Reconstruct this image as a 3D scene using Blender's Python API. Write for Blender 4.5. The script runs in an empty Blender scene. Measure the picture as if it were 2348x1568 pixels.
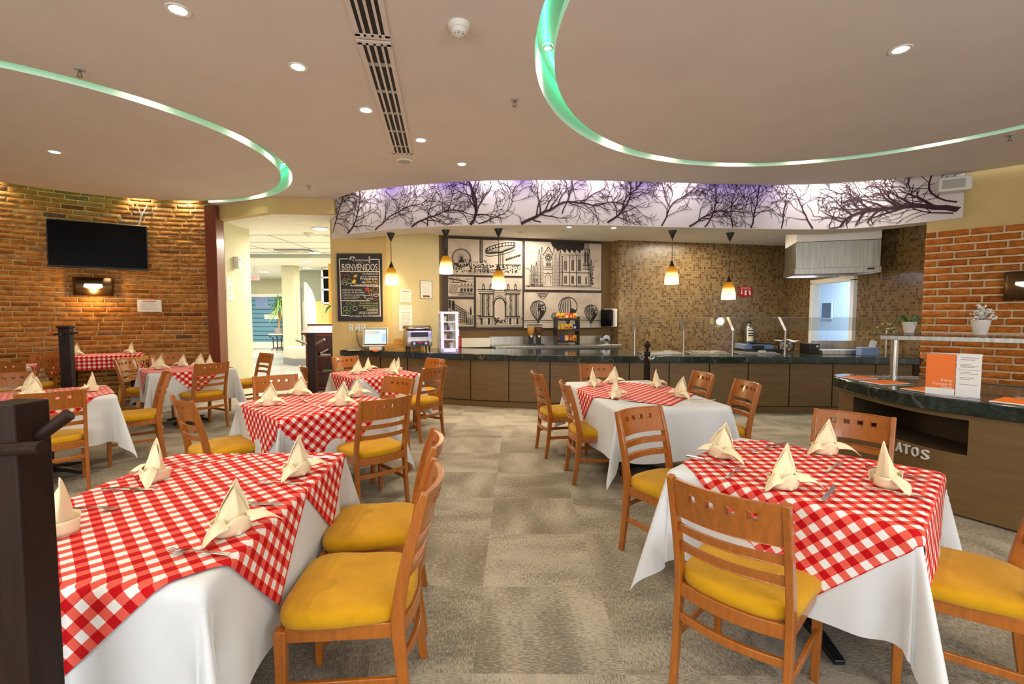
import bpy, math, random
from mathutils import Vector as V, Matrix as Mx
from mathutils.geometry import tessellate_polygon
random.seed(11)
C = bpy.context.scene.collection
SC = bpy.context.scene
PI = math.pi
ZC, ZK, ZS = 3.45, 3.06, 2.85          # ceiling, kitchen ceiling, soffit underside

# ------------------------------------------------------------------ materials
MAT = {}
def nodes(name):
    m = bpy.data.materials.new(name); m.use_nodes = True
    nt = m.node_tree; nt.nodes.clear()
    out = nt.nodes.new('ShaderNodeOutputMaterial')
    MAT[name] = m
    return m, nt, out
def N(nt, t, **k):
    n = nt.nodes.new(t)
    for a, b in k.items():
        if a[0] == '_': n.inputs[int(a[1:])].default_value = b
        elif hasattr(n, a): setattr(n, a, b)
        else: n.inputs[a.replace('__', ' ')].default_value = b
    return n
def L(nt, a, b): nt.links.new(a, b)
def rgba(c): return (c[0], c[1], c[2], 1)
def ramp(nt, stops, interp='LINEAR'):
    r = nt.nodes.new('ShaderNodeValToRGB'); r.color_ramp.interpolation = interp
    e = r.color_ramp.elements
    while len(e) < len(stops): e.new(.5)
    for i, (p, c) in enumerate(stops): e[i].position = p; e[i].color = rgba(c)
    return r
def math_n(nt, op, a, b=None):
    n = nt.nodes.new('ShaderNodeMath'); n.operation = op
    for i, x in enumerate((a, b)):
        if x is None: continue
        if isinstance(x, (int, float)): n.inputs[i].default_value = x
        else: L(nt, x, n.inputs[i])
    return n.outputs[0]
def bsdf(nt, out, rough=.5, metal=0, coat=0, spec=.5, sheen=0):
    b = nt.nodes.new('ShaderNodeBsdfPrincipled')
    b.inputs['Roughness'].default_value = rough; b.inputs['Metallic'].default_value = metal
    b.inputs['Coat Weight'].default_value = coat; b.inputs['Coat Roughness'].default_value = .08
    b.inputs['Specular IOR Level'].default_value = spec; b.inputs['Sheen Weight'].default_value = sheen
    L(nt, b.outputs[0], out.inputs[0]); return b
def bump(nt, b, h, strength=.3, dist=.01):
    n = nt.nodes.new('ShaderNodeBump'); n.inputs['Strength'].default_value = strength
    n.inputs['Distance'].default_value = dist
    L(nt, h, n.inputs['Height']); L(nt, n.outputs[0], b.inputs['Normal'])
def mat(name, col, rough=.5, metal=0, coat=0, var=.08, scale=12, stretch=(1, 1, 1), bmp=0, bscale=200, spec=.5, sheen=0):
    if name in MAT: return MAT[name]
    m, nt, out = nodes(name); b = bsdf(nt, out, rough, metal, coat, spec, sheen)
    tc = nt.nodes.new('ShaderNodeTexCoord'); mp = nt.nodes.new('ShaderNodeMapping')
    mp.inputs['Scale'].default_value = stretch
    L(nt, tc.outputs['Object'], mp.inputs[0])
    no = N(nt, 'ShaderNodeTexNoise', Scale=scale, Detail=3.0)
    L(nt, mp.outputs[0], no.inputs['Vector'])
    lo = [max(0, c*(1-var)) for c in col]; hi = [min(1, c*(1+var)) for c in col]
    r = ramp(nt, [(.3, lo), (.7, hi)]); L(nt, no.outputs['Fac'], r.inputs[0])
    L(nt, r.outputs[0], b.inputs['Base Color'])
    if bmp:
        n2 = N(nt, 'ShaderNodeTexNoise', Scale=bscale, Detail=2.0); L(nt, tc.outputs['Object'], n2.inputs['Vector'])
        bump(nt, b, n2.outputs['Fac'], bmp, .004)
    return m
def emis(name, col, s):
    if name in MAT: return MAT[name]
    m, nt, out = nodes(name); e = N(nt, 'ShaderNodeEmission', Strength=s); e.inputs[0].default_value = rgba(col)
    L(nt, e.outputs[0], out.inputs[0]); return m
def glass(name, tint=(.9, .97, .95), refl=.12, rough=.02):
    if name in MAT: return MAT[name]
    m, nt, out = nodes(name)
    t = nt.nodes.new('ShaderNodeBsdfTransparent'); t.inputs[0].default_value = rgba(tint)
    g = N(nt, 'ShaderNodeBsdfGlossy', Roughness=rough)
    lw = N(nt, 'ShaderNodeLayerWeight', Blend=.25)
    f = math_n(nt, 'ADD', math_n(nt, 'MULTIPLY', lw.outputs['Fresnel'], .35), refl)
    mx = nt.nodes.new('ShaderNodeMixShader'); L(nt, f, mx.inputs[0]); L(nt, t.outputs[0], mx.inputs[1]); L(nt, g.outputs[0], mx.inputs[2])
    L(nt, mx.outputs[0], out.inputs[0]); return m

def make_materials():
    mat('plaster', (.70, .645, .60), .9, var=.03, scale=2)
    mat('cove_white', (.85, .85, .82), .8, var=.02)
    mat('cream', (.64, .475, .205), .85, var=.04, scale=3, bmp=.05)
    mat('cream_pale', (.62, .535, .31), .85, var=.04, scale=3)
    mat('lobby_cream', (.66, .63, .44), .85, var=.03, scale=3)
    mat('lobby_white', (.88, .86, .78), .85, var=.03)
    mat('lobby_grey', (.42, .45, .36), .85, var=.04)
    mat('lobby_yellow', (.85, .68, .25), .85, var=.04)
    mat('brown_wall', (.115, .062, .013), .6, var=.08, scale=4)
    mat('fascia', (.72, .66, .67), .6, var=.03, scale=2)
    mat('kitchen_white', (.8, .78, .74), .7, var=.02)
    mat('blue_white', (.62, .76, .9), .5, var=.03)
    mat('maroon_wood', (.17, .032, .016), .35, coat=.3, var=.25, scale=5, stretch=(6, 6, .6))
    mat('chair_wood', (.355, .104, .010), .32, coat=.5, var=.16, scale=6, stretch=(9, 9, 1.2))
    mat('pine', (.62, .33, .07), .5, var=.25, scale=5, stretch=(1, 8, 8))
    mat('seat_fabric', (.53, .272, .006), .95, var=.10, scale=9, bmp=.25, bscale=500, sheen=.12, spec=.15)
    mat('linen', (.66, .675, .69), .9, var=.03, scale=5, bmp=.06, bscale=15, spec=.2)
    mat('napkin', (.86, .73, .49), .9, var=.05, scale=20, bmp=.08, bscale=60, spec=.2)
    mat('dark_wood', (.020, .009, .005), .55, coat=0, spec=.2, var=.3, scale=5, stretch=(8, 8, .8))
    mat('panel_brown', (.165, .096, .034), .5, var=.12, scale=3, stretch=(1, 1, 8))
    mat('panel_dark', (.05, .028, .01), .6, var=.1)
    mat('steel', (.44, .41, .36), .3, 1, var=.16, scale=3, stretch=(12, 12, .6))
    mat('cutlery_steel', (.75, .75, .76), .15, 1, var=.03)
    mat('steel_satin', (.30, .28, .24), .36, 1, var=.2, scale=3, stretch=(12, 12, .6)); mat('bronze', (.20, .125, .06), .4, 1, var=.1)
    mat('steel_dark', (.2, .2, .2), .35, 1)
    mat('chrome', (.8, .8, .8), .12, 1)
    mat('black', (.008, .008, .009), .4, var=.1)
    mat('black_gloss', (.002, .002, .002), .25, var=0, spec=.12)
    mat('black_matte', (.012, .011, .01), .8)
    mat('white_plastic', (.75, .73, .66), .45, var=.02)
    mat('grey_plastic', (.4, .39, .37), .5, var=.03)
    mat('paper', (.83, .81, .77), .8, var=.02)
    mat('paper_pink', (.85, .72, .66), .8, var=.02)
    mat('ink', (.012, .009, .008), .8)
    mat('ink_soft', (.32, .3, .29), .8)
    mat('ink_red', (.55, .06, .04), .8)
    mat('branch', (.035, .008, .016), .8, var=.2)
    mat('board_black', (.022, .022, .026), .6, var=.15, scale=8)
    mat('chalk_white', (.78, .74, .68), .9)
    mat('chalk_yellow', (.8, .5, .08), .9)
    mat('chalk_green', (.28, .55, .18), .9)
    mat('chalk_lime', (.5, .6, .2), .9)
    mat('chalk_red', (.6, .06, .04), .9)
    mat('chalk_orange', (.55, .22, .08), .9)
    mat('sign_red', (.42, .008, .012), .5)
    mat('orange', (.85, .17, .005), .5, var=.02)
    mat('canvas', (.47, .40, .345), .85, var=.16, scale=3)
    mat('frame_brown', (.030, .018, .014), .6)
    mat('leaf', (.05, .17, .03), .5, var=.4, scale=30)
    mat('leaf_pale', (.22, .36, .10), .5, var=.4, scale=30)
    mat('dry_flower', (.75, .72, .70), .8)
    mat('dry_leaf', (.22, .25, .19), .8)
    mat('pot_white', (.78, .72, .68), .45)
    mat('pot_grey', (.25, .25, .25), .6)
    mat('travertine', (.66, .58, .46), .5, var=.1, scale=5, stretch=(1, 1, 4))
    mat('stone_grey', (.20, .21, .22), .5)
    mat('iron', (.04, .035, .03), .5, .6)
    mat('yellow_pack', (.85, .48, .01), .4, var=.1, scale=30)
    mat('red_pack', (.6, .02, .015), .4, var=.1, scale=30)
    mat('blue_pack', (.03, .04, .3), .4, var=.1, scale=30)
    mat('brown_pack', (.1, .02, .02), .4, var=.1, scale=30)
    mat('cereal', (.7, .32, .07), .8, var=.6, scale=90)
    mat('cereal_dark', (.12, .035, .012), .7, var=.5, scale=90)
    mat('blue_box', (.22, .32, .55), .35)
    mat('egg_white', (.75, .7, .62), .7, var=.3, scale=60)
    mat('terracotta_orange', (.6, .32, .04), .6)
    emis('lamp_white', (1, .93, .8), 60)
    emis('lamp_soft', (1, .95, .86), 14)
    emis('led_green', (.05, 1, .45), 9)
    emis('led_purple', (.22, .05, 1), 8)
    emis('sconce_glow', (1, .86, .60), 4)
    emis('exit_red', (1, .09, .05), 1.6)
    emis('exit_face', (1, .75, .62), .9)
    emis('screen', (.75, .86, .80), 1.15)
    emis('screen_tint', (.95, .8, .55), 1.0)
    emis('screen_blue', (.55, .75, 1), 1.0)
    glass('glass', (.985, 1, .995), .015); glass('glass_milk', (.90, .92, .90), .08, .06); glass('glass_dark', (.5, .5, .5), .15)
    glass('acrylic', (.97, .96, .96), .05)
    # carpet tiles
    m, nt, out = nodes('carpet'); b = bsdf(nt, out, 1, spec=.1)
    tc = nt.nodes.new('ShaderNodeTexCoord')
    mp = N(nt, 'ShaderNodeMapping'); mp.inputs['Scale'].default_value = (1/.64, 1/.635, 1); mp.inputs['Location'].default_value = (.29, .01, .5)
    mp.inputs['Rotation'].default_value = (0, 0, .01)
    L(nt, tc.outputs['Object'], mp.inputs[0])
    fl = N(nt, 'ShaderNodeVectorMath', operation='FLOOR'); L(nt, mp.outputs[0], fl.inputs[0])
    wn = N(nt, 'ShaderNodeTexWhiteNoise', noise_dimensions='2D'); L(nt, fl.outputs[0], wn.inputs['Vector'])
    ns = []
    for sc, gs in (((150, 40, 1), (1, 2.2, 1)), ((40, 150, 1), (2.2, 1, 1))):
        m2 = N(nt, 'ShaderNodeMapping'); m2.inputs['Scale'].default_value = sc; L(nt, tc.outputs['Object'], m2.inputs[0])
        q = N(nt, 'ShaderNodeTexNoise', Scale=1.0, Detail=3.0, Roughness=.6); L(nt, m2.outputs[0], q.inputs['Vector'])
        m3 = N(nt, 'ShaderNodeMapping'); m3.inputs['Scale'].default_value = gs; L(nt, tc.outputs['Object'], m3.inputs[0])
        av = N(nt, 'ShaderNodeVectorMath', operation='ADD'); L(nt, m3.outputs[0], av.inputs[0]); L(nt, wn.outputs['Color'], av.inputs[1])
        g = N(nt, 'ShaderNodeTexNoise', Scale=1.9, Detail=1.0); L(nt, av.outputs[0], g.inputs['Vector'])
        ns.append(math_n(nt, 'ADD', math_n(nt, 'MULTIPLY', math_n(nt, 'SUBTRACT', q.outputs['Fac'], .5), 2.2), math_n(nt, 'MULTIPLY', g.outputs['Fac'], 1.25)))
    ck = N(nt, 'ShaderNodeTexChecker', Scale=1.0); L(nt, mp.outputs[0], ck.inputs['Vector'])
    mx = N(nt, 'ShaderNodeMix', data_type='FLOAT'); L(nt, ck.outputs['Fac'], mx.inputs[0]); L(nt, ns[0], mx.inputs[2]); L(nt, ns[1], mx.inputs[3])
    v = math_n(nt, 'ADD', mx.outputs[0], math_n(nt, 'MULTIPLY', wn.outputs['Value'], .22))
    r = ramp(nt, [(.35, (.19, .16, .118)), (.62, (.265, .228, .175)), (.85, (.37, .325, .255)), (1.0, (.42, .37, .295))]); L(nt, v, r.inputs[0]); L(nt, r.outputs[0], b.inputs['Base Color'])
    fine = N(nt, 'ShaderNodeTexNoise', Scale=260.0, Detail=1.0); L(nt, tc.outputs['Object'], fine.inputs['Vector'])
    bump(nt, b, fine.outputs['Fac'], .5, .006)
    # polished lobby floor
    m, nt, out = nodes('lobby_floor'); b = bsdf(nt, out, .16)
    tc = nt.nodes.new('ShaderNodeTexCoord')
    bk = N(nt, 'ShaderNodeTexBrick', offset=0.0); bk.inputs['Scale'].default_value = 1; bk.inputs['Brick Width'].default_value = .8; bk.inputs['Row Height'].default_value = .8
    bk.inputs['Mortar Size'].default_value = .006; bk.inputs['Color1'].default_value = (.50, .50, .46, 1); bk.inputs['Color2'].default_value = (.44, .45, .42, 1); bk.inputs['Mortar'].default_value = (.2, .2, .19, 1)
    L(nt, tc.outputs['Object'], bk.inputs['Vector']); L(nt, bk.outputs['Color'], b.inputs['Base Color'])
    # bricks (colour per brick island)
    for nm, stops in (('brick_old', [(0, (.16, .045, .010)), (.08, (.34, .115, .014)), (.5, (.41, .15, .022)), (.8, (.47, .185, .033)), (.95, (.38, .18, .065)), (1, (.12, .055, .03))]),
                      ('brick_new', [(0, (.42, .105, .012)), (.4, (.52, .15, .018)), (.75, (.60, .19, .025)), (1, (.48, .15, .03))])):
        m, nt, out = nodes(nm); b = bsdf(nt, out, .8, spec=.3)
        g = nt.nodes.new('ShaderNodeNewGeometry'); r = ramp(nt, stops); L(nt, g.outputs['Random Per Island'], r.inputs[0])
        tc = nt.nodes.new('ShaderNodeTexCoord'); no = N(nt, 'ShaderNodeTexNoise', Scale=14.0, Detail=5.0, Roughness=.65); L(nt, tc.outputs['Object'], no.inputs['Vector'])
        r2 = ramp(nt, [(.30, (.50, .46, .44)), (.55, (1, 1, 1)), (.75, (1.0, 1.0, 1.0))]); L(nt, no.outputs['Fac'], r2.inputs[0])
        mm = N(nt, 'ShaderNodeMix', data_type='RGBA', blend_type='MULTIPLY'); mm.inputs[0].default_value = 1
        L(nt, r.outputs[0], mm.inputs[6]); L(nt, r2.outputs[0], mm.inputs[7]); L(nt, mm.outputs[2], b.inputs['Base Color'])
        n3 = N(nt, 'ShaderNodeTexNoise', Scale=40.0, Detail=4.0); L(nt, tc.outputs['Object'], n3.inputs['Vector']); bump(nt, b, n3.outputs['Fac'], .6, .012)
    mat('mortar_old', (.56, .40, .17), .95, var=.25, scale=10, bmp=.4, bscale=60)
    mat('mortar_new', (.84, .66, .38), .95, var=.12, scale=10, bmp=.4, bscale=60)
    # mosaic tiles on UV metres
    m, nt, out = nodes('mosaic'); b = bsdf(nt, out, .28)
    tc = nt.nodes.new('ShaderNodeTexCoord'); mp = N(nt, 'ShaderNodeMapping'); mp.inputs['Scale'].default_value = (1/.052,)*3; L(nt, tc.outputs['UV'], mp.inputs[0])
    fl = N(nt, 'ShaderNodeVectorMath', operation='FLOOR'); L(nt, mp.outputs[0], fl.inputs[0])
    wn = N(nt, 'ShaderNodeTexWhiteNoise', noise_dimensions='2D'); L(nt, fl.outputs[0], wn.inputs['Vector'])
    r = ramp(nt, [(0, (.235, .155, .066)), (.30, (.205, .130, .053)), (.52, (.170, .104, .040)), (.70, (.125, .072, .026)), (.87, (.085, .045, .016))], 'CONSTANT'); L(nt, wn.outputs['Value'], r.inputs[0])
    fr = N(nt, 'ShaderNodeVectorMath', operation='FRACTION'); L(nt, mp.outputs[0], fr.inputs[0])
    sx = nt.nodes.new('ShaderNodeSeparateXYZ'); L(nt, fr.outputs[0], sx.inputs[0])
    a = math_n(nt, 'ABSOLUTE', math_n(nt, 'SUBTRACT', sx.outputs[0], .5)); c = math_n(nt, 'ABSOLUTE', math_n(nt, 'SUBTRACT', sx.outputs[1], .5))
    gm = math_n(nt, 'GREATER_THAN', math_n(nt, 'MAXIMUM', a, c), .44)
    mm = N(nt, 'ShaderNodeMix', data_type='RGBA'); L(nt, gm, mm.inputs[0]); L(nt, r.outputs[0], mm.inputs[6]); mm.inputs[7].default_value = (.27, .19, .10, 1)
    L(nt, mm.outputs[2], b.inputs['Base Color'])
    # dark green marble
    m, nt, out = nodes('marble'); b = bsdf(nt, out, .1)
    tc = nt.nodes.new('ShaderNodeTexCoord'); no = N(nt, 'ShaderNodeTexNoise', Scale=9.0, Detail=9.0, Roughness=.75, Distortion=1.5); L(nt, tc.outputs['Object'], no.inputs['Vector'])
    r = ramp(nt, [(.35, (.008, .014, .012)), (.55, (.022, .036, .030)), (.75, (.07, .09, .08))]); L(nt, no.outputs['Fac'], r.inputs[0])
    wv = N(nt, 'ShaderNodeTexWave', Scale=.8, Distortion=14.0, Detail=4.0); wv.inputs['Detail Scale'].default_value = 1.4; L(nt, tc.outputs['Object'], wv.inputs['Vector'])
    r2 = ramp(nt, [(.0, (1, 1, 1)), (.012, (0, 0, 0))]); L(nt, wv.outputs['Fac'], r2.inputs[0])
    mm = N(nt, 'ShaderNodeMix', data_type='RGBA'); L(nt, math_n(nt, 'MULTIPLY', r2.outputs[0], .16), mm.inputs[0]); L(nt, r.outputs[0], mm.inputs[6]); mm.inputs[7].default_value = (.4, .42, .38, 1)
    L(nt, mm.outputs[2], b.inputs['Base Color'])
    # gingham on UV metres
    m, nt, out = nodes('gingham'); b = bsdf(nt, out, .9, spec=.2)
    tc = nt.nodes.new('ShaderNodeTexCoord'); mp = N(nt, 'ShaderNodeMapping'); mp.inputs['Scale'].default_value = (1/.060,)*3; L(nt, tc.outputs['UV'], mp.inputs[0])
    fr = N(nt, 'ShaderNodeVectorMath', operation='FRACTION'); L(nt, mp.outputs[0], fr.inputs[0])
    sx = nt.nodes.new('ShaderNodeSeparateXYZ'); L(nt, fr.outputs[0], sx.inputs[0])
    a = math_n(nt, 'LESS_THAN', sx.outputs[0], .5); c = math_n(nt, 'LESS_THAN', sx.outputs[1], .5)
    s = math_n(nt, 'MULTIPLY', math_n(nt, 'ADD', a, c), .5)
    r = ramp(nt, [(0, (.80, .77, .75)), (.34, (.73, .105, .075)), (.8, (.47, .003, .006))], 'CONSTANT'); L(nt, s, r.inputs[0]); L(nt, r.outputs[0], b.inputs['Base Color'])
    n2 = N(nt, 'ShaderNodeTexNoise', Scale=14.0, Detail=3.0); L(nt, tc.outputs['Object'], n2.inputs['Vector']); bump(nt, b, n2.outputs['Fac'], .12, .01)
    # pendant shade: amber glass at the neck, opal below, lit from inside
    m, nt, out = nodes('shade_glass')
    tc = nt.nodes.new('ShaderNodeTexCoord'); sx = nt.nodes.new('ShaderNodeSeparateXYZ'); L(nt, tc.outputs['Generated'], sx.inputs[0])
    r = ramp(nt, [(0, (1, .86, .55)), (.55, (1, .74, .30)), (.72, (1, .42, .03)), (1, (.85, .30, .01))]); L(nt, sx.outputs[2], r.inputs[0])
    st = ramp(nt, [(0, (1, 1, 1)), (.5, (.8, .8, .8)), (.74, (.30, .30, .30)), (1, (.2, .2, .2))]); L(nt, sx.outputs[2], st.inputs[0])
    e = nt.nodes.new('ShaderNodeEmission'); L(nt, r.outputs[0], e.inputs[0]); L(nt, math_n(nt, 'MULTIPLY', st.outputs[0], 2.6), e.inputs[1]); L(nt, e.outputs[0], out.inputs[0])
    # etched door glass with clear stripes
    m, nt, out = nodes('door_glass'); b = bsdf(nt, out, .15)
    tc = nt.nodes.new('ShaderNodeTexCoord'); sx = nt.nodes.new('ShaderNodeSeparateXYZ'); L(nt, tc.outputs['Object'], sx.inputs[0])
    f = math_n(nt, 'FRACT', math_n(nt, 'MULTIPLY', sx.outputs[2], 5.2)); k = math_n(nt, 'LESS_THAN', f, .16)
    mm = N(nt, 'ShaderNodeMix', data_type='RGBA'); L(nt, k, mm.inputs[0]); mm.inputs[6].default_value = (.15, .33, .47, 1); mm.inputs[7].default_value = (.035, .06, .08, 1)
    L(nt, mm.outputs[2], b.inputs['Base Color'])
make_materials()

# ------------------------------------------------------------------ mesh building
class MB:
    def __init__(s): s.v = []; s.f = []; s.m = []; s.uv = []; s.has_uv = False
    def add(s, vs, fs, m=0, T=None, uvs=None):
        o = len(s.v)
        for p in vs: s.v.append(tuple(T @ V(p)) if T else tuple(p))
        for i, f in enumerate(fs):
            s.f.append([o+k for k in f]); s.m.append(m)
            s.uv.append([uvs[k] for k in f] if uvs else None)
        if uvs: s.has_uv = True
        return s
    def box(s, c, d, m=0, T=None):
        x, y, z = c; a, b, e = d[0]/2, d[1]/2, d[2]/2
        vs = [(x+i*a, y+j*b, z+k*e) for k in (-1, 1) for i, j in ((-1, -1), (1, -1), (1, 1), (-1, 1))]
        return s.add(vs, [(3, 2, 1, 0), (4, 5, 6, 7), (0, 1, 5, 4), (1, 2, 6, 5), (2, 3, 7, 6), (3, 0, 4, 7)], m, T)
    def prism(s, poly, z0, z1, m=0, T=None):
        n = len(poly); vs = [(x, y, z0) for x, y in poly]+[(x, y, z1) for x, y in poly]
        return s.add(vs, [tuple(range(n-1, -1, -1)), tuple(range(n, 2*n))]+[(i, (i+1) % n, n+(i+1) % n, n+i) for i in range(n)], m, T)
    def rings(s, rings, m=0, closed=True, caps=True, T=None):
        n = len(rings[0]); vs = [p for r in rings for p in r]; fs = []
        for i in range(len(rings)-1):
            for j in range(n if closed else n-1):
                k = (j+1) % n; fs.append((i*n+j, i*n+k, (i+1)*n+k, (i+1)*n+j))
        if caps: fs += [tuple(range(n-1, -1, -1)), tuple(range((len(rings)-1)*n, len(rings)*n))]
        return s.add(vs, fs, m, T)
    def lathe(s, prof, seg=20, c=(0, 0, 0), m=0, caps=True, T=None, sx=1, sy=1):
        return s.rings([[(c[0]+r*math.cos(2*PI*j/seg)*sx, c[1]+r*math.sin(2*PI*j/seg)*sy, c[2]+z) for j in range(seg)] for r, z in prof], m, True, caps, T)
    def tube(s, pts, r, seg=8, m=0, T=None):
        pts = [V(p) for p in pts]; rs = r if isinstance(r, (list, tuple)) else [r]*len(pts); R = []
        up = None
        for i, p in enumerate(pts):
            d = (pts[min(i+1, len(pts)-1)]-pts[max(i-1, 0)]).normalized()
            if up is None: up = V((0, 0, 1)) if abs(d.z) < .9 else V((1, 0, 0))
            a = d.cross(up).normalized(); b = a.cross(d); up = b
            R.append([p+a*rs[i]*math.cos(2*PI*j/seg)+b*rs[i]*math.sin(2*PI*j/seg) for j in range(seg)])
        return s.rings(R, m, True, True, T)
    def bar(s, p, q, w, h, m=0, T=None, side=None):
        p, q = V(p), V(q); d = (q-p).normalized(); sd = V(side) if side else (V((0, 0, 1)) if abs(d.z) < .95 else V((0, 1, 0)))
        a = d.cross(sd).normalized()*w/2; b = a.cross(d).normalized()*h/2
        return s.rings([[p-a-b, p+a-b, p+a+b, p-a+b], [q-a-b, q+a-b, q+a+b, q-a+b]], m, True, True, T)
    def sweep(s, path, w, d, axis=(1, 0, 0), m=0, T=None):   # rectangular section along a path, w along axis
        path = [V(p) for p in path]; ax = V(axis); R = []
        ws = w if isinstance(w, list) else [w]*len(path); ds = d if isinstance(d, list) else [d]*len(path)
        for i, p in enumerate(path):
            t = (path[min(i+1, len(path)-1)]-path[max(i-1, 0)]).normalized(); n = t.cross(ax).normalized()
            R.append([p-ax*ws[i]/2-n*ds[i]/2, p+ax*ws[i]/2-n*ds[i]/2, p+ax*ws[i]/2+n*ds[i]/2, p-ax*ws[i]/2+n*ds[i]/2])
        return s.rings(R, m, True, True, T)
    def grid(s, fn, ni, nj, m=0, T=None, uv=None, mask=None):
        vs = [fn(i/ni, j/nj) for i in range(ni+1) for j in range(nj+1)]
        us = [uv(i/ni, j/nj) for i in range(ni+1) for j in range(nj+1)] if uv else None
        k = nj+1; fs = [(i*k+j, (i+1)*k+j, (i+1)*k+j+1, i*k+j+1) for i in range(ni) for j in range(nj) if not mask or mask(i, j)]
        return s.add(vs, fs, m, T, us)
    def sphere(s, c, r, seg=12, m=0, sz=1):
        n = seg//2
        return s.lathe([(max(1e-4, r*math.sin(PI*i/n)), -r*math.cos(PI*i/n)*sz) for i in range(n+1)], seg, c, m)
    # flat marks on a plane
    def ribbon(s, pts, w, pl, off=.002, m=0, closed=False):
        if closed: pts = list(pts)+[pts[0]]
        for i in range(len(pts)-1):
            (a, b), (c, d) = pts[i][:2], pts[i+1][:2]; l = math.hypot(c-a, d-b)
            if l < 1e-6: continue
            w0, w1 = (w[i], w[i+1]) if isinstance(w, list) else (w, w)
            ux, uy = (c-a)/l, (d-b)/l; nx, ny = -uy, ux; e = w0*.35
            a, b, c, d = a-ux*e, b-uy*e, c+ux*e, d+uy*e
            q = [(a+nx*w0/2, b+ny*w0/2), (a-nx*w0/2, b-ny*w0/2), (c-nx*w1/2, d-ny*w1/2), (c+nx*w1/2, d+ny*w1/2)]
            s.add([pl(u, v, off) for u, v in q], [(0, 1, 2, 3)], m)
        return s
    def poly(s, pts, pl, off=.002, m=0):
        return s.add([pl(u, v, off) for u, v in pts], [tuple(range(len(pts)))], m)
    def ell(s, c, a, b, w, pl, off=.002, m=0, n=20, t0=0, t1=2*PI):
        return s.ribbon([(c[0]+a*math.cos(t0+(t1-t0)*i/n), c[1]+b*math.sin(t0+(t1-t0)*i/n)) for i in range(n+1)], w, pl, off, m)
    def text(s, t, pos, h, pl, off=.002, m=0, width=None, align='l', depth=0):
        vs, fs, x0, x1, cap = text_geo(t); k = h/cap; kx = k if not width else width/(x1-x0)
        W = (x1-x0)*kx; dx = {'l': 0, 'c': -W/2, 'r': -W}[align]
        P = [(pos[0]+dx+(x-x0)*kx, pos[1]+y*k) for x, y in vs]
        if depth:
            n = len(P); ed = {}
            for f in fs:
                for i in range(len(f)):
                    e = (f[i], f[(i+1) % len(f)]); ed[e] = 1
            side = [(a, b, b+n, a+n) for a, b in ed if (b, a) not in ed]
            s.add([pl(u, v, off) for u, v in P]+[pl(u, v, off+depth) for u, v in P], [tuple(i+n for i in f) for f in fs]+side, m)
        else: s.add([pl(u, v, off) for u, v in P], fs, m)
        return s
    def build(s, name, mats, parent=None, loc=None, smooth=False, bevel=0, sharp=.7, solid=0):
        me = bpy.data.meshes.new(name); me.from_pydata([tuple(p) for p in s.v], [], s.f)
        for m in (mats if isinstance(mats, (list, tuple)) else [mats]): me.materials.append(MAT[m])
        me.polygons.foreach_set('material_index', s.m)
        if s.has_uv:
            ul = me.uv_layers.new(name='UVMap'); k = 0
            for f, u in zip(s.f, s.uv):
                for i in range(len(f)):
                    if u: ul.data[k].uv = u[i]
                    k += 1
        if smooth:
            me.polygons.foreach_set('use_smooth', [True]*len(s.f))
            if sharp: me.set_sharp_from_angle(angle=sharp)
        me.update()
        o = bpy.data.objects.new(name, me); C.objects.link(o)
        if parent: o.parent = parent
        if loc: o.location = loc
        if solid:
            sm = o.modifiers.new('thick', 'SOLIDIFY'); sm.thickness = solid; sm.offset = 0
        if bevel:
            b = o.modifiers.new('bevel', 'BEVEL'); b.width = bevel; b.segments = 2; b.limit_method = 'ANGLE'; b.angle_limit = .6
            me.polygons.foreach_set('use_smooth', [True]*len(s.f)); me.set_sharp_from_angle(angle=.9)
            b.harden_normals = False
        return o
_TG = {}
def text_geo(t):
    if t in _TG: return _TG[t]
    cu = bpy.data.curves.new('txt', 'FONT'); cu.body = t; cu.resolution_u = 3
    ob = bpy.data.objects.new('txt', cu); C.objects.link(ob); bpy.context.view_layer.update()
    me = bpy.data.meshes.new_from_object(ob.evaluated_get(bpy.context.evaluated_depsgraph_get()))
    vs = [(v.co.x, v.co.y) for v in me.vertices]; fs = [tuple(p.vertices) for p in me.polygons]
    bpy.data.objects.remove(ob); bpy.data.curves.remove(cu); bpy.data.meshes.remove(me)
    r = (vs, fs, min(v[0] for v in vs), max(v[0] for v in vs), .69); _TG[t] = r; return r
class Plane:
    def __init__(s, O, R, U, Nn): s.O, s.R, s.U, s.N = V(O), V(R).normalized(), V(U).normalized(), V(Nn).normalized()
    def __call__(s, u, v, off=0): return s.O+s.R*u+s.U*v+s.N*off
    def mat(s):
        m = Mx((s.R, s.U, s.N)).transposed().to_4x4(); m.translation = s.O; return m
def tag(o, label, cat, group=None, kind=None):
    o['label'] = label; o['category'] = cat
    if group: o['group'] = group
    if kind: o['kind'] = kind
    return o
def thing(name, label, cat, loc=(0, 0, 0), rz=0, group=None):
    o = bpy.data.objects.new(name, None); C.objects.link(o); o.location = loc; o.rotation_euler = (0, 0, rz); o.empty_display_size = .05
    return tag(o, label, cat, group)
def struct(name, mb, m, parent=None, **k):
    o = mb.build(name, m, parent, **k)
    if not parent: o['kind'] = 'structure'
    return o
def dup(root, loc, rz, label, group=None):
    r = root.copy(); C.objects.link(r); r.location = loc; r.rotation_euler = (0, 0, rz); r['label'] = label
    if group: r['group'] = group
    for ch in list(root.children):
        c = ch.copy(); C.objects.link(c); c.parent = r
        for g in list(ch.children):
            d = g.copy(); C.objects.link(d); d.parent = c
    return r
def face(fx, fy): return math.atan2(-fx, fy)
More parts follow.
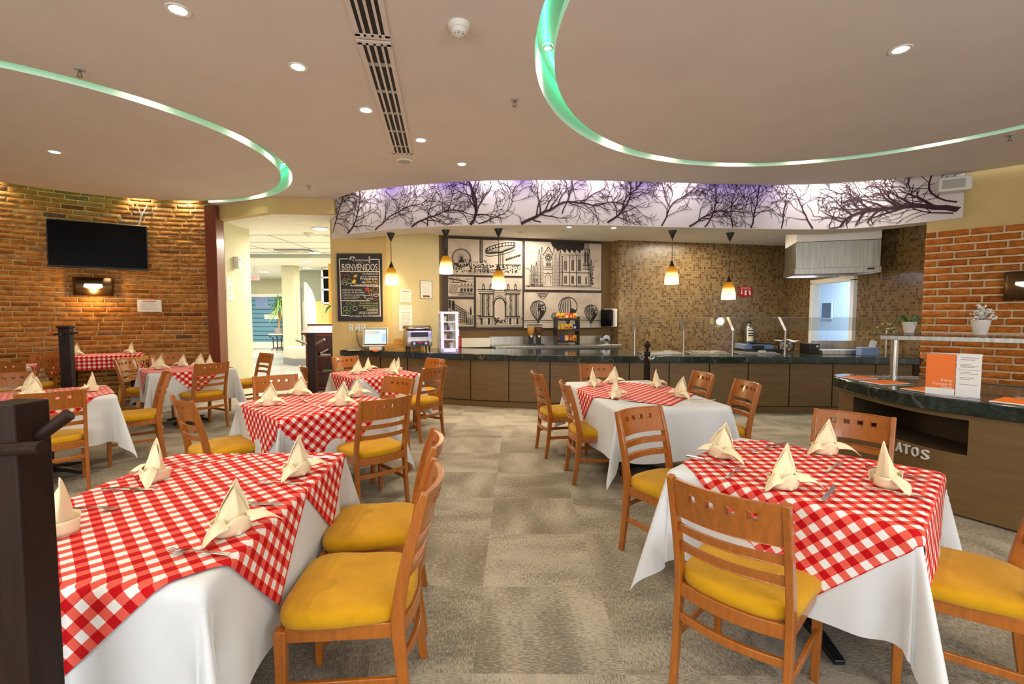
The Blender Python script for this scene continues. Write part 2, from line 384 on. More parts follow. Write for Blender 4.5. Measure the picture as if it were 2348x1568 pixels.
def crom(pts, n=8):
    out = []; P = [pts[0]]+list(pts)+[pts[-1]]
    for i in range(1, len(P)-2):
        for k in range(n):
            t = k/n; a, b, c, d = P[i-1], P[i], P[i+1], P[i+2]
            out.append(tuple(.5*((2*b[q])+(-a[q]+c[q])*t+(2*a[q]-5*b[q]+4*c[q]-d[q])*t*t+(-a[q]+3*b[q]-3*c[q]+d[q])*t**3) for q in range(2)))
    out.append(tuple(pts[-1])); return out
def lamp(kind, loc, power, col=(1, .9, .75), size=.05, rot=None, spot=1.5, blend=.6, parent=None, target=None):
    l = bpy.data.lights.new('lamp_'+kind.lower(), kind); l.energy = power; l.color = col
    if kind == 'AREA': l.size = size
    else: l.shadow_soft_size = size
    if kind == 'SPOT': l.spot_size = spot; l.spot_blend = blend
    o = bpy.data.objects.new('light_'+kind.lower(), l); C.objects.link(o); o.location = loc
    if target is not None: o.rotation_euler = (V(target)-V(loc)).to_track_quat('-Z', 'Y').to_euler()
    elif rot: o.rotation_euler = rot
    return o

# ------------------------------------------------------------------ the room
RL, RLi, RLo, RLw = (-5.46, 5.80), 2.415, 2.565, 2.90       # left ring: centre, disc, slot edge, brick wall
RR, RRi, RRo = (2.99, 3.53), 2.675, 2.825                   # right ring
def arc(c, r, a0, a1, n): return [(c[0]+r*math.cos(math.radians(a0+(a1-a0)*i/n)), c[1]+r*math.sin(math.radians(a0+(a1-a0)*i/n))) for i in range(n+1)]
FASC = crom([(-3.2, 8.5), (-2.95, 8.16), (-2.45, 7.86), (-1.88, 7.56), (-1.16, 7.33), (-.49, 7.22), (.5, 7.18), (1.49, 7.25), (2.53, 7.39), (3.59, 7.50), (4.66, 7.575), (5.3, 7.50), (5.72, 7.25), (6.0, 6.98), (6.27, 6.67)], 6)
EDGE = crom([(-3.02, 8.16), (-2.52, 7.66), (-2.05, 7.455), (-1.58, 7.28), (-1.13, 7.16), (-.47, 7.02), (.48, 6.98), (1.44, 7.02), (2.42, 7.115), (3.435, 7.21), (4.41, 7.21), (5.14, 7.05), (5.51, 6.87), (5.85, 6.76), (6.2, 6.68)], 6)

b = MB(); b.prism([(-9.4, -2.5), (9.3, -2.5), (9.3, 11), (-3.2, 11), (-3.2, 8.5), (-5.3, 8.5), (-5.3, 9.0), (-9.4, 9.0)], -.08, 0)
struct('floor', b, 'carpet')
b = MB(); b.prism([(-15, 8.5), (-5.9, 8.5), (-5.3, 8.5), (-3.2, 8.5), (-3.2, 22), (-15, 22)], -.08, .002)
b.v = [(x, max(y, 9.0) if x < -5.4 else y, z) for x, y, z in b.v]
struct('floor', b, 'lobby_floor')

# main ceiling with two round cut-outs
holeL = arc(RL, RLo, -160, 86, 60)+arc(RL, RLw+.06, 89, 197, 40)
holeR = arc(RR, RRo, 0, 360, 90)[:-1]
outer = [(-9.4, -2.5), (9.3, -2.5), (9.3, 3.66)]+EDGE[::-1]+[(-4.08, 8.04), (-5.16, 8.6), (-5.16, 9.0), (-9.4, 9.0)]
polys = [[V((x, y, ZC)) for x, y in p] for p in (outer, holeL, holeR)]
flat = [p for q in polys for p in q]
b = MB(); b.add(flat, [tuple(t) for t in tessellate_polygon(polys)])
b.rings([[(x, y, z) for x, y in EDGE] for z in (ZC, ZC+.45)], closed=False, caps=False)
struct('ceiling', b, 'plaster')
def cove(hole, lid):
    b = MB(); b.rings([[(x, y, z) for x, y in hole] for z in (ZC+.001, ZC+.30)], closed=True, caps=False)
    b.add([(x, y, ZC+.30) for x, y in hole], [tuple(range(len(hole)))])
    struct('ceiling_cove', b, 'cove_white')
cove(holeL, 0); cove(holeR, 0)
for c, r in ((RL, RLi), (RR, RRi)):
    b = MB(); b.lathe([(r, ZC), (r, ZC+.08)], 96, (c[0], c[1], 0), caps=False, m=1); b.add([(c[0]+r*math.cos(2*PI*i/96), c[1]+r*math.sin(2*PI*i/96), z) for z in (ZC, ZC+.08) for i in range(96)], [tuple(range(96)), tuple(range(96, 192))]); struct('ceiling_disc', b, ['plaster', 'cove_white'])
# LED strips lying on the rims of the discs
for c, r, lb in ((RL, RLi, 'green light strip hidden in the round ceiling slot above the brick wall'), (RR, RRi, 'green light strip hidden in the round ceiling slot on the right')):
    b = MB(); b.rings([[(c[0]+(r+.065+dr)*math.cos(2*PI*i/90), c[1]+(r+.065+dr)*math.sin(2*PI*i/90), ZC+.285+dz) for i in range(90)] for dr, dz in ((0, 0), (.02, 0), (.02, .012), (0, .012), (0, 0))], caps=False)
    tag(b.build('light_strip', 'led_green'), lb, 'light strip')

# fascia with soffit over the counter
b = MB(); b.rings([[(x, y, z) for x, y in FASC] for z in (ZS, ZC+.45)], closed=False, caps=False)
struct('wall_fascia', b, 'fascia', smooth=True, sharp=0)
b = MB()
back = [(x*1.0, y+.48) for x, y in FASC]
n = len(FASC)
b.rings([[(x, y, ZS) for x, y in FASC], [(x, y, ZS) for x, y in back], [(x, y, ZK+.02) for x, y in back]], closed=False, caps=False)
struct('ceiling_soffit', b, 'kitchen_white')
b = MB(); b.rings([[(x, y, ZC+.45) for x, y in EDGE], [(x, y+.02, ZC+.45) for x, y in FASC]], closed=False, caps=False)
struct('ceiling_slot', b, 'cove_white')
b = MB(); b.add([(x, y, ZK) for x, y in back]+[(6.6, 7.15, ZK), (6.6, 11.3, ZK), (-3.3, 11.3, ZK)], [tuple(range(len(back)+3))])
struct('ceiling_kitchen', b, 'kitchen_white')
# purple strip behind the ceiling edge
b = MB(); b.rings([[(x+dx, y+.05+dy, ZC+.05+dz) for x, y in EDGE[6:-18]] for dy, dz, dx in ((0, 0, 0), (.012, 0, 0), (.012, .012, 0), (0, .012, 0))], closed=False, caps=False)
tag(b.build('light_strip', 'led_purple'), 'purple light strip in the slot above the branch mural', 'light strip')

# printed branches on the fascia
FY = []
def fasc_at(x):
    for i in range(len(FASC)-1):
        (a, p), (c, q) = FASC[i], FASC[i+1]
        if a <= x <= c:
            t = (x-a)/(c-a); d = V((c-a, q-p, 0)).normalized()
            return V((x, p+(q-p)*t, 0)), V((d.y, -d.x, 0))
    return None
def fasc_pl(u, v, off):
    r = fasc_at(max(-3.19, min(6.26, u))); p, nn = r
    return p+nn*off+V((0, 0, v))
bm_ = MB(); rb = random.Random(5)
def branch(x, z, ang, ln, w, dep):
    steps = max(3, int(ln/.075)); st = ln/steps; pts = [(x, z)]; ws = [w]
    for i in range(steps):
        ang += rb.uniform(-.30, .30); x += math.cos(ang)*st; z += math.sin(ang)*st
        if not (-3.17 < x < 6.24) or z < ZS+.012 or z > ZC+.36: break
        pts.append((x, z)); ws.append(w*(1-.75*(i+1)/steps))
        if dep > 0 and i >= (1 if dep > 1 else 0) and rb.random() < (.85 if dep > 1 else .60):
            for sd in ((-1, 1) if dep > 2 and rb.random() < .5 else (rb.choice((-1, 1)),)): branch(x, z, ang+sd*rb.uniform(.4, 1.05), min(.45, max(.10, ln*rb.uniform(.30, .55)*(1-.35*i/steps))), max(.007, ws[-1]*.6), dep-1)
    if len(pts) > 1: bm_.ribbon(pts, [max(.006, q) for q in ws], fasc_pl, .003)
for x, z, a, l, w, d in [(-3.15, 2.95, .75, 1.0, .05, 3), (-3.16, 3.2, .4, .6, .035, 3), (-2.75, 2.87, .85, 1.1, .05, 3), (-2.2, 2.87, .75, 1.0, .04, 3), (-1.55, 2.87, .62, 1.1, .05, 3),
                         (-1.3, 2.87, 1.2, .6, .03, 3), (-.62, 2.87, .68, 1.35, .07, 3), (-.5, 2.87, .25, .7, .03, 3), (.15, 2.87, .32, 1.5, .075, 3), (.75, 3.02, 1.0, .7, .03, 3),
                         (1.45, 2.90, .75, 1.0, .055, 3), (1.75, 3.3, .4, .8, .03, 3), (2.3, 2.87, .95, .9, .04, 3), (2.75, 2.87, .25, .9, .05, 3), (3.0, 2.87, 1.1, .8, .04, 3), (3.45, 2.87, 2.0, .7, .035, 3),
                         (3.75, 2.87, 1.35, .9, .045, 3), (4.25, 2.87, 1.2, .8, .035, 3), (4.75, 2.87, 1.9, .7, .045, 3), (5.0, 2.87, 1.1, .5, .025, 3), (6.22, 2.98, 2.85, 1.6, .11, 3), (6.22, 3.08, 2.5, .8, .035, 3),
                         (6.2, 2.93, 3.05, .9, .03, 3), (-2.0, 3.45, -.6, .5, .02, 3), (.9, 3.45, -1.2, .4, .02, 2), (3.3, 3.5, -1.0, .45, .02, 3)]:
    branch(x, z, a, l*1.12, w*.62, d)
tag(bm_.build('branch_mural', 'branch'), 'dark bare branches printed along the curved white fascia above the counter', 'mural')

# walls
def wall_strip(p0, p1, z0, z1, m, name, uv=True, th=0):
    b = MB(); d = math.hypot(p1[0]-p0[0], p1[1]-p0[1])
    b.add([(p0[0], p0[1], z0), (p1[0], p1[1], z0), (p1[0], p1[1], z1), (p0[0], p0[1], z1)], [(0, 1, 2, 3)], uvs=[(0, z0), (d, z0), (d, z1), (0, z1)])
    return struct(name, b, m)
b = MB(); b.prism([(-3.25, 8.55), (-2.25, 8.55), (-2.17, 8.62), (-2.25, 8.95), (-3.25, 8.95)], 0, ZC+.4); struct('wall_menu', b, 'cream')
wall_strip((-2.25, 8.55), (-1.43, 9.35), 0, 3.2, 'cream_pale', 'wall_notice')
wall_strip((-1.43, 9.35), (2.12, 10.2), 0, 3.2, 'brown_wall', 'wall_back')
b = MB(); d1 = math.hypot(.13, .2)
b.add([(2.12, 10.2, 0), (2.25, 10.0, 0), (2.25, 10.0, 3.2), (2.12, 10.2, 3.2)], [(0, 1, 2, 3)], uvs=[(0, 0), (d1, 0), (d1, 3.2), (0, 3.2)])
b.add([(2.25, 10.0, 0), (6.3, 10.85, 0), (6.3, 10.85, 3.2), (2.25, 10.0, 3.2)], [(0, 1, 2, 3)], uvs=[(.26, 0), (4.39, 0), (4.39, 3.2), (.26, 3.2)])
struct('wall_tiles', b, 'mosaic')
b = MB()
for y0, y1, z0, z1 in ((10.85, 9.86, 0, 3.2), (9.86, 8.76, 2.13, 3.2), (8.76, 7.2, 0, 3.2)):
    b.add([(6.3, y0, z0), (6.3, y1, z0), (6.3, y1, z1), (6.3, y0, z1)], [(0, 1, 2, 3)], uvs=[(10.85-y0, z0), (10.85-y1, z0), (10.85-y1, z1), (10.85-y0, z1)])
struct('wall_tiles_right', b, 'mosaic')
# kitchen doorway with the bright room behind it
b = MB()
for y in (9.90, 8.72): b.box((6.31, y, 1.08), (.16, .09, 2.16))
b.box((6.31, 9.31, 2.175), (.16, 1.27, .09)); struct('door_2', b, 'lobby_white', bevel=.006)
b = MB(); b.add([(8.3, 7.6, 0), (8.3, 13.5, 0), (8.3, 13.5, 2.9), (8.3, 7.6, 2.9)], [(0, 1, 2, 3)]); b.add([(6.31, 13.5, 0), (8.3, 13.5, 0), (8.3, 13.5, 2.9), (6.31, 13.5, 2.9)], [(0, 1, 2, 3)])
b.add([(6.31, 7.6, 0), (8.3, 7.6, 0), (8.3, 7.6, 2.9), (6.31, 7.6, 2.9)], [(0, 1, 2, 3)]); b.add([(6.31, 7.6, 2.9), (8.3, 7.6, 2.9), (8.3, 13.5, 2.9), (6.31, 13.5, 2.9)], [(0, 1, 2, 3)])
struct('wall_kitchen_far', b, 'blue_white')
b = MB(); b.prism([(6.3, 7.6), (8.3, 7.6), (8.3, 13.5), (6.3, 13.5)], -.06, .003); struct('floor', b, 'stone_grey')
for y in (12.45, 11.2):
    f = MB().box((8.27, y, 1.62), (.03, .42, .46)).build('window', 'blue_white'); f.name = 'window_1'; f['kind'] = 'structure'
    MB().box((8.25, y, 1.62), (.01, .34, .38)).build('window_pane', 'steel_dark', f)
# right brick wall over cream plaster
WR0, WRd = V((6.01, 6.95, 0)), V((.7071, -.7071, 0)); WRn = V((-.7071, -.7071, 0))
b = MB(); p0 = WR0-WRn*.05-WRd*.0; p1 = WR0-WRn*.05+WRd*4.6
b.add([p0, p1, p1+V((0, 0, 3.95)), p0+V((0, 0, 3.95))], [(0, 1, 2, 3)]); b.add([p0, (6.32, 7.28, 0), (6.32, 7.28, 3.95), p0+V((0, 0, 3.95))], [(0, 1, 2, 3)])
struct('wall_right', b, 'cream')
def bricks(place, length, z0, z1, bl, bh, joint, m, mm, name, rough, seed, dep=.03):
    r = random.Random(seed); b = MB(); row = 0; z = z0
    while z+bh*.9 <= z1:
        s = -(row % 2)*bl*.5-r.uniform(0, .05)
        while s < length:
            w = bl*r.uniform(.92, 1.08); a, c = max(0, s+joint/2), min(length, s+w-joint/2); s += w
            if c-a < .03: continue
            d = dep*r.uniform(.75, 1.15); e = .012; j = lambda q=rough: r.uniform(-q, q)
            zb, zt = z+joint/2, z+bh-joint/2
            P = [place(u+j(), zz+j(), 0) for u, zz in ((a, zb), (c, zb), (c, zt), (a, zt))]
            nu = 5; Q = []; I = []
            for k in range(nu): Q.append(place(a+(c-a)*k/(nu-1), zb+j(), d*.55))
            for k in range(nu): Q.append(place(c-(c-a)*k/(nu-1), zt+j(), d*.55))
            for k in range(nu): I.append(place(a+e+(c-a-2*e)*k/(nu-1), zb+e+j(), d+j(.003)))
            for k in range(nu): I.append(place(c-e-(c-a-2*e)*k/(nu-1), zt-e+j(), d+j(.003)))
            n = 2*nu; B0 = []
            for k in range(nu): B0.append(place(a+(c-a)*k/(nu-1), zb, 0))
            for k in range(nu): B0.append(place(c-(c-a)*k/(nu-1), zt, 0))
            b.rings([B0, Q, I], 0, True, False)
            o = len(b.v)-n
            for k in range(nu-1): b.f.append([o+k, o+k+1, o+n-2-k, o+n-1-k]); b.m.append(0); b.uv.append(None)
        z += bh; row += 1
    return b
brk = bricks(lambda u, z, d: WR0+WRd*u+WRn*(d-.015)+V((0, 0, z)), 4.5, 0.01, 2.70, .33, .1035, .026, 0, 0, 'x', .004, 3, .03)
w = struct('wall_brick_right', brk, 'brick_new', smooth=True, sharp=.9)
b = MB(); q0 = WR0-WRn*.02; q1 = q0+WRd*4.55
b.add([q0, q1, q1+V((0, 0, 2.69)), q0+V((0, 0, 2.69))], [(0, 1, 2, 3)]); b.add([q0+V((0, 0, 2.69)), q1+V((0, 0, 2.69)), q1-WRn*.06+V((0, 0, 2.69)), q0-WRn*.06+V((0, 0, 2.69))], [(0, 1, 2, 3)])
b.add([q0, q0-WRn*.06, q0-WRn*.06+V((0, 0, 2.69)), q0+V((0, 0, 2.69))], [(0, 1, 2, 3)])
b.build('mortar', 'mortar_new', w)
# left curved brick wall
A0, A1 = 88.5, 200
def plL(u, z, d):
    t = math.radians(A1-math.degrees(u/RLw)); r = RLw-d; return V((RL[0]+r*math.cos(t), RL[1]+r*math.sin(t), z))
LL = RLw*math.radians(A1-A0)
brk = bricks(plL, LL, .01, ZC+.28, .315, .081, .017, 0, 0, 'x', .005, 8, .02)
w = struct('wall_left', brk, 'brick_old', smooth=True, sharp=.9)
b = MB(); b.rings([[plL(LL*i/60, z, .004) for i in range(61)] for z in (0, ZC+.30)], closed=False, caps=False); b.build('mortar', 'mortar_old', w, smooth=True)
wall_strip((-8.12, 4.85), (-8.45, -2.5), 0, ZC, 'cream', 'wall_side')
# maroon post at the end of the brick wall, cream pier, header over the opening
b = MB(); b.box((-5.36, 8.62, ZC/2), (.20, .24, ZC-.01)); struct('trim_1', b, 'maroon_wood', bevel=.012)
for z in (.5, 1.7, 2.35, 3.15):
    pass
b = MB(); b.box((-5.62, 9.16, 1.725), (.72, .84, 3.45)); struct('wall_pier', b, 'lobby_cream')
b = MB(); b.prism([(-3.02, 8.14), (-4.08, 8.02), (-5.26, 8.62), (-5.26, 9.0), (-4.1, 8.5), (-3.02, 8.6)], 3.21, ZC+.02); struct('wall_header', b, 'cream')
# lobby shell
b = MB(); b.prism([(-15, 9.0), (-5.3, 9.0), (-5.2, 8.72), (-4.1, 8.15), (-2.9, 8.25), (-2.6, 13.4), (-15, 13.4)], 3.202, 3.3); struct('ceiling_lobby', b, 'lobby_white')
b = MB(); b.box((-8.8, 13.45, 3.16), (12.4, .1, .1)); struct('ceiling_beam', b, 'lobby_grey')
b = MB(); b.prism([(-15, 13.5), (-2.6, 13.5), (-2.6, 22), (-15, 22)], 3.1, 3.2); struct('ceiling_lobby', b, 'lobby_white')
b = MB()
for y in (10.2, 11.2, 12.2, 13.0): b.box((-6.5, y, 3.198), (6, .012, .006))
for x in (-7.6, -6.4, -5.2, -4.0): b.box((x, 11.8, 3.198), (.012, 3.2, .006))
struct('trim_2', b, 'pot_grey')
b = MB(); b.box((-10.5, 21.1, 1.6), (9, .15, 3.2)); struct('wall_lobby_far', b, 'lobby_cream')
b = MB(); b.box((-14.9, 15, 1.6), (.15, 12.5, 3.2)); struct('wall_lobby_left', b, 'lobby_cream')
b = MB(); b.box((-3.0, 15.4, 1.6), (.15, 13, 3.2)); struct('wall_lobby_right', b, 'lobby_cream')
b = MB(); b.box((-6.45, 17.1, 2.55), (2.4, .15, 1.12)); struct('wall_lobby_upper', b, 'lobby_grey')
b = MB(); b.box((-6.0, 18.6, 1.05), (3.4, .12, 2.1)); struct('wall_lobby_yellow', b, 'lobby_yellow')
b = MB(); b.box((-7.30, 15.7, 1.55), (.42, .42, 3.1)); struct('wall_column', b, 'lobby_cream', bevel=.02)
b = MB(); b.prism([(-6.98, 0), (-6.66, 0), (-6.66, 1.7), (-6.70, 2.05), (-6.80, 2.35), (-6.98, 2.6)], 15.95, 16.15, T=Mx(((1, 0, 0, 0), (0, 0, 1, 0), (0, 1, 0, 0), (0, 0, 0, 1)))); struct('trim_3', b, 'lobby_white')
b = MB(); b.box((-6.92, 15.6, 1.2), (.04, .04, 2.4)); struct('trim_4', b, 'steel_dark')
# lobby glass door with white frame
b = MB()
for x in (-11.55, -9.62): b.box((x, 20.98, 1.15), (.12, .12, 2.3))
b.box((-10.58, 20.98, 2.36), (2.05, .12, .14)); b.box((-10.58, 20.98, .16), (2.05, .12, .3)); dr = struct('door_1', b, 'lobby_white')
MB().box((-10.58, 20.98, 1.29), (1.82, .04, 1.98)).build('door_pane', 'door_glass', dr)
MB().box((-10.62, 20.93, 1.42), (.62, .02, .2)).build('door_sign', 'paper', dr)
MB().box((-11.05, 20.95, 2.05), (.55, .02, .5)).build('door_poster', 'blue_box', dr)
# railing and orange post at the right edge of the opening
b = MB(); b.box((-5.33, 14.0, 1.5), (.10, .10, 3.0)); struct('trim_5', b, 'terracotta_orange')
b = MB(); b.box((-6.05, 16.0, 2.45), (.62, .04, 1.2)); rl = struct('window_2', b, 'black_gloss')
b = MB()
for z in (1.9, 2.35, 2.75, 3.04): b.box((-6.05, 15.95, z), (.64, .05, .05))
for x in (-6.36, -5.76): b.box((x, 15.95, 2.45), (.05, .05, 1.2))
b.build('window_frame', 'lobby_white', rl)

# ------------------------------------------------------------------ chairs
def bowed(xw, depth, yz, z0, z1, th, nx=12, holes=(), hz=None, y_of=None):
    """curved back panel: mid surface y = y_of(z) - depth*(1-(x/xw)^2), with thickness and square holes"""
    xs = sorted(set([round(-xw+2*xw*i/nx, 4) for i in range(nx+1)]+[round(v, 4) for h in holes for v in h]))
    zs = sorted(set([z0, z1]+(list(hz) if hz else [])+([z1-.006] if hz else [])))
    def pt(x, z, s): return (x, y_of(z)-depth*(1-(x/xw)**2)+s*th/2, z)
    ins = lambda x, z: any(h[0] < x < h[1] for h in holes) and hz and hz[0] < z < hz[1]
    b = MB(); idx = {}
    def vid(i, j, s):
        k = (i, j, s)
        if k not in idx: idx[k] = len(b.v); b.v.append(pt(xs[i], zs[j], s))
        return idx[k]
    solid = {(i, j): not ins((xs[i]+xs[i+1])/2, (zs[j]+zs[j+1])/2) for i in range(len(xs)-1) for j in range(len(zs)-1)}
    def q(*k): b.f.append(list(k)); b.m.append(0); b.uv.append(None)
    for (i, j), ok in solid.items():
        if not ok: continue
        q(vid(i, j, 1), vid(i+1, j, 1), vid(i+1, j+1, 1), vid(i, j+1, 1)); q(vid(i, j, -1), vid(i, j+1, -1), vid(i+1, j+1, -1), vid(i+1, j, -1))
        for di, dj, a, c in ((-1, 0, (i, j), (i, j+1)), (1, 0, (i+1, j+1), (i+1, j)), (0, -1, (i+1, j), (i, j)), (0, 1, (i, j+1), (i+1, j+1))):
            if not solid.get((i+di, j+dj), False): q(vid(*a, -1), vid(*c, -1), vid(*c, 1), vid(*a, 1))
    return b
def make_chair():
    t = thing('dining_chair', '', 'chair')
    W = .200
    def yb(z):                                   # line of the back posts
        if z < .45: return -.205-.045*((.45-z)/.45)**1.5
        return -.205-.10*((z-.45)/.44)**1.35
    zs = [0, .12, .25, .38, .45, .52, .60, .68, .76, .83, .885]
    for s in (-1, 1):
        MB().sweep([(s*W, yb(z), z) for z in zs], .026, [.034, .036, .04, .046, .048, .046, .044, .042, .04, .036, .028]).build('leg', 'chair_wood', t, bevel=.004)
    for s in (-1, 1):
        MB().sweep([(s*(W-.004), .195, 0), (s*(W-.002), .192, .2), (s*W, .19, .425)], [.028, .034, .04], [.028, .034, .04]).build('leg', 'chair_wood', t, bevel=.004)
    b = MB()
    b.box((0, .19, .405), (.36, .022, .055))
    for s in (-1, 1): b.box((s*(W-.002), -.005, .405), (.022, .36, .055))
    n = 10; R = []
    for i in range(n+1):
        x = -.19+.38*i/n; y = -.212-.035*(1-(x/.19)**2); R.append([(x, y-.011, .378), (x, y+.011, .378), (x, y+.011, .432), (x, y-.011, .432)])
    b.rings(R); b.build('seat_frame', 'chair_wood', t, bevel=.003)
    # cushion
    b = MB(); R = []
    for z, k in ((.428, .955), (.434, .99), (.450, 1.0), (.466, .995), (.477, .965), (.485, .89), (.490, .70), (.493, .4), (.494, .02)):
        ring = []
        for j in range(40):
            a = 2*PI*j/40; ca, sa = math.cos(a), math.sin(a); e = .42
            x = .222*abs(ca)**e*(1 if ca > 0 else -1); y = .212*abs(sa)**e*(1 if sa > 0 else -1)
            if y > 0: x *= 1.03
            else: x *= .98; y -= .042*(1-(x/.23)**2)*min(1, -y/.15)
            ring.append((x*k, (y+.004)*k, z))
        R.append(ring)
    b.rings(R); b.build('seat', 'seat_fabric', t, smooth=True, sharp=1.2)
    hs = .0135
    pb = bowed(.19, .042, None, .725, .878, .02, 12, [(c-hs, c+hs) for c in (-.105, -.035, .035, .105)], (.810, .837), y_of=lambda z: yb(z)-.002)
    pb.build('backrest', 'chair_wood', t, bevel=.0035)
    for z in (.655, .575):
        bowed(.19, .040, None, z, z+.03, .016, 10, y_of=lambda q: yb(q)-.002).build('slat', 'chair_wood', t, bevel=.004)
    b = MB(); R = []
    for i in range(n+1):
        x = -.19+.38*i/n; y = -.222-.03*(1-(x/.19)**2); R.append([(x, y-.009, .28), (x, y+.009, .28), (x, y+.009, .312), (x, y-.009, .312)])
    b.rings(R); b.build('stretcher', 'chair_wood', t, bevel=.003)
    for s in (-1, 1):
        MB().box((s*(W-.002), -.015, .215), (.016, .40, .03)).build('stretcher', 'chair_wood', t, bevel=.003)
    return t
CH = make_chair(); CHU = [False]
def chair(bx, by, fx, fy, label, group):
    l = math.hypot(fx, fy); fx, fy = fx/l, fy/l; loc = (bx+fx*.285, by+fy*.285, 0); rz = face(fx, fy)
    if not CHU[0]:
        CHU[0] = True; CH.location = loc; CH.rotation_euler = (0, 0, rz); CH['label'] = label; CH['group'] = group; return CH
    return dup(CH, loc, rz, label, group)
CL = 'mustard-seated chair, '
G = 'dining chairs around the cloth-covered tables'
for bx, by, fx, fy, l in [
    (.765, 1.66, .71, .71, 'back turned to us at front of the nearest right table'),
    (2.03, 1.69, -.82, .57, 'cut by the right frame edge beside the nearest right table'),
    (2.14, 2.94, -.7, -.71, 'between the nearest right table and the serving island'),
    (.85, 3.09, .54, -.84, 'turned toward the far left corner of nearest right table'),
    (.50, 4.30, .98, .06, 'nearer of two on the aisle side of the long white table'),
    (.28, 5.06, .97, .2, 'farther of two on the aisle side of the long white table'),
    (1.05, 5.87, .05, -1, 'at the far end of the long white table by the counter'),
    (2.04, 5.05, -.97, -.12, 'farther of two on the right side of the long white table'),
    (2.17, 4.36, -.99, -.05, 'nearer of two on the right side of the long white table'),
    (-.335, 1.80, -1, -.08, 'nearer of two along the aisle side of nearest left table'),
    (-.415, 2.36, -1, -.18, 'farther of two along the aisle side of nearest left table'),
    (-.95, 3.52, -.68, .73, 'back to us at the aisle corner of the middle left table'),
    (-2.45, 3.50, .62, .78, 'side on behind the nearest left table, facing the middle left table'),
    (-2.41, 4.80, .6, -.8, 'behind the two left napkins of the middle left table'),
    (-1.13, 4.66, -.57, -.82, 'glossy front facing us between middle left table and the next behind'),
    (-2.50, 5.72, .8, .6, 'half hidden in front of the dark red lectern'),
    (-.93, 5.62, -.84, .54, 'back to us at the aisle side of the table before the counter'),
    (-1.09, 6.66, -.7, -.7, 'directly in front of the counter panels behind its table'),
    (-2.47, 7.0, .75, -.65, 'under the black menu board behind its table'),
    (-3.90, 6.12, -.86, .5, 'back to us at the table before the maroon post'),
    (-5.42, 6.62, .95, .1, 'side on at the left of the table before the maroon post'),
    (-5.45, 7.42, .75, -.65, 'against the brick wall behind the table before maroon post'),
    (-3.98, 7.62, -.6, -.8, 'standing alone at the lobby opening by the cream pier'),
    (-3.75, 3.82, -.7, .7, 'back to us behind the dark post with two pegs'),
    (-3.74, 5.06, -.75, -.66, 'side on between the far left table and middle left table'),
    (-5.42, 5.06, .6, -.8, 'mostly cut off at left edge behind upright napkins'),
    (-6.86, 7.0, -.97, -.2, 'back to us just left of the black post by brick wall'),
    (-6.62, 6.12, -.6, .8, 'cut by the left frame edge before the white table'),
    (-7.30, 7.36, .1, -1, 'against the brick wall behind the far white table')]:
    chair(bx, by, fx, fy, CL+l, G)

# ------------------------------------------------------------------ tables, cloths, napkins, cutlery
ZT = .75
def drape_fn(hx, hy, lift, wav, cx=0, seed=0):
    rr = .022
    def f(x, y):
        qx, qy = max(-hx, min(hx, x)), max(-hy, min(hy, y)); ox, oy = x-qx, y-qy; d = math.hypot(ox, oy)
        if d < 1e-6: return V((x, y, ZT+lift+.0015*math.sin(x*9+seed)*math.sin(y*7+seed*2)))
        dx, dy = ox/d, oy/d; a = d/rr
        if a < PI/2: o, z = rr*math.sin(a), -rr*(1-math.cos(a)); s = 0
        else:
            s = d-rr*PI/2; k = abs(2*dx*dy); al = (x if abs(dy) > abs(dx) else y)
            th = math.atan2(dy if dy*dx > 0 else -dy, dx)%PI if k > 1e-6 else 0; tn = (th/(PI/2)); fl = .03+.25*k**2.2-.13*(math.exp(-((tn-.25)/.10)**2)+math.exp(-((tn-.75)/.10)**2))*(k > 1e-6)
            w = wav*math.sin(al*11+seed)*min(1, s/.3)*(1-k)
            side = .055*math.exp(-((abs(qx)-hx)**2+(abs(qy)-hy)**2)/.02)*0
            hd = min(hx-abs(qx) if hx-abs(qx) > 1e-6 else 9, hy-abs(qy) if hy-abs(qy) > 1e-6 else 9)
            dip = -.16*math.exp(-((hd-.05)/.06)**2)*s*min(1, s/.25) if k < 1e-6 else 0
            fl = max(-.2, min(.8, fl)); o = max(-.05, rr+fl*s+w*s*2+dip); z = -rr-s*math.sqrt(1-fl*fl)
        return V((qx+dx*(o+lift), qy+dy*(o+lift), ZT+z+lift))
    return f
def cloth(name, hx, hy, sx, sy, rot, off, lift, m, n, wav=.02, seed=0):
    f = drape_fn(hx, hy, lift, wav, seed=seed); c, s = math.cos(rot), math.sin(rot); b = MB()
    ph = (seed*.013) % .060
    xs = lambda i: -sx+2*sx*i
    def cz(p): p.z = max(p.z, .012); return p
    b.grid(lambda i, j: cz(f(off[0]+c*xs(i)-s*(-sy+2*sy*j), off[1]+s*xs(i)+c*(-sy+2*sy*j))), n, n, uv=lambda i, j: (2*sx*i+ph, 2*sy*j))
    return b
TB = None
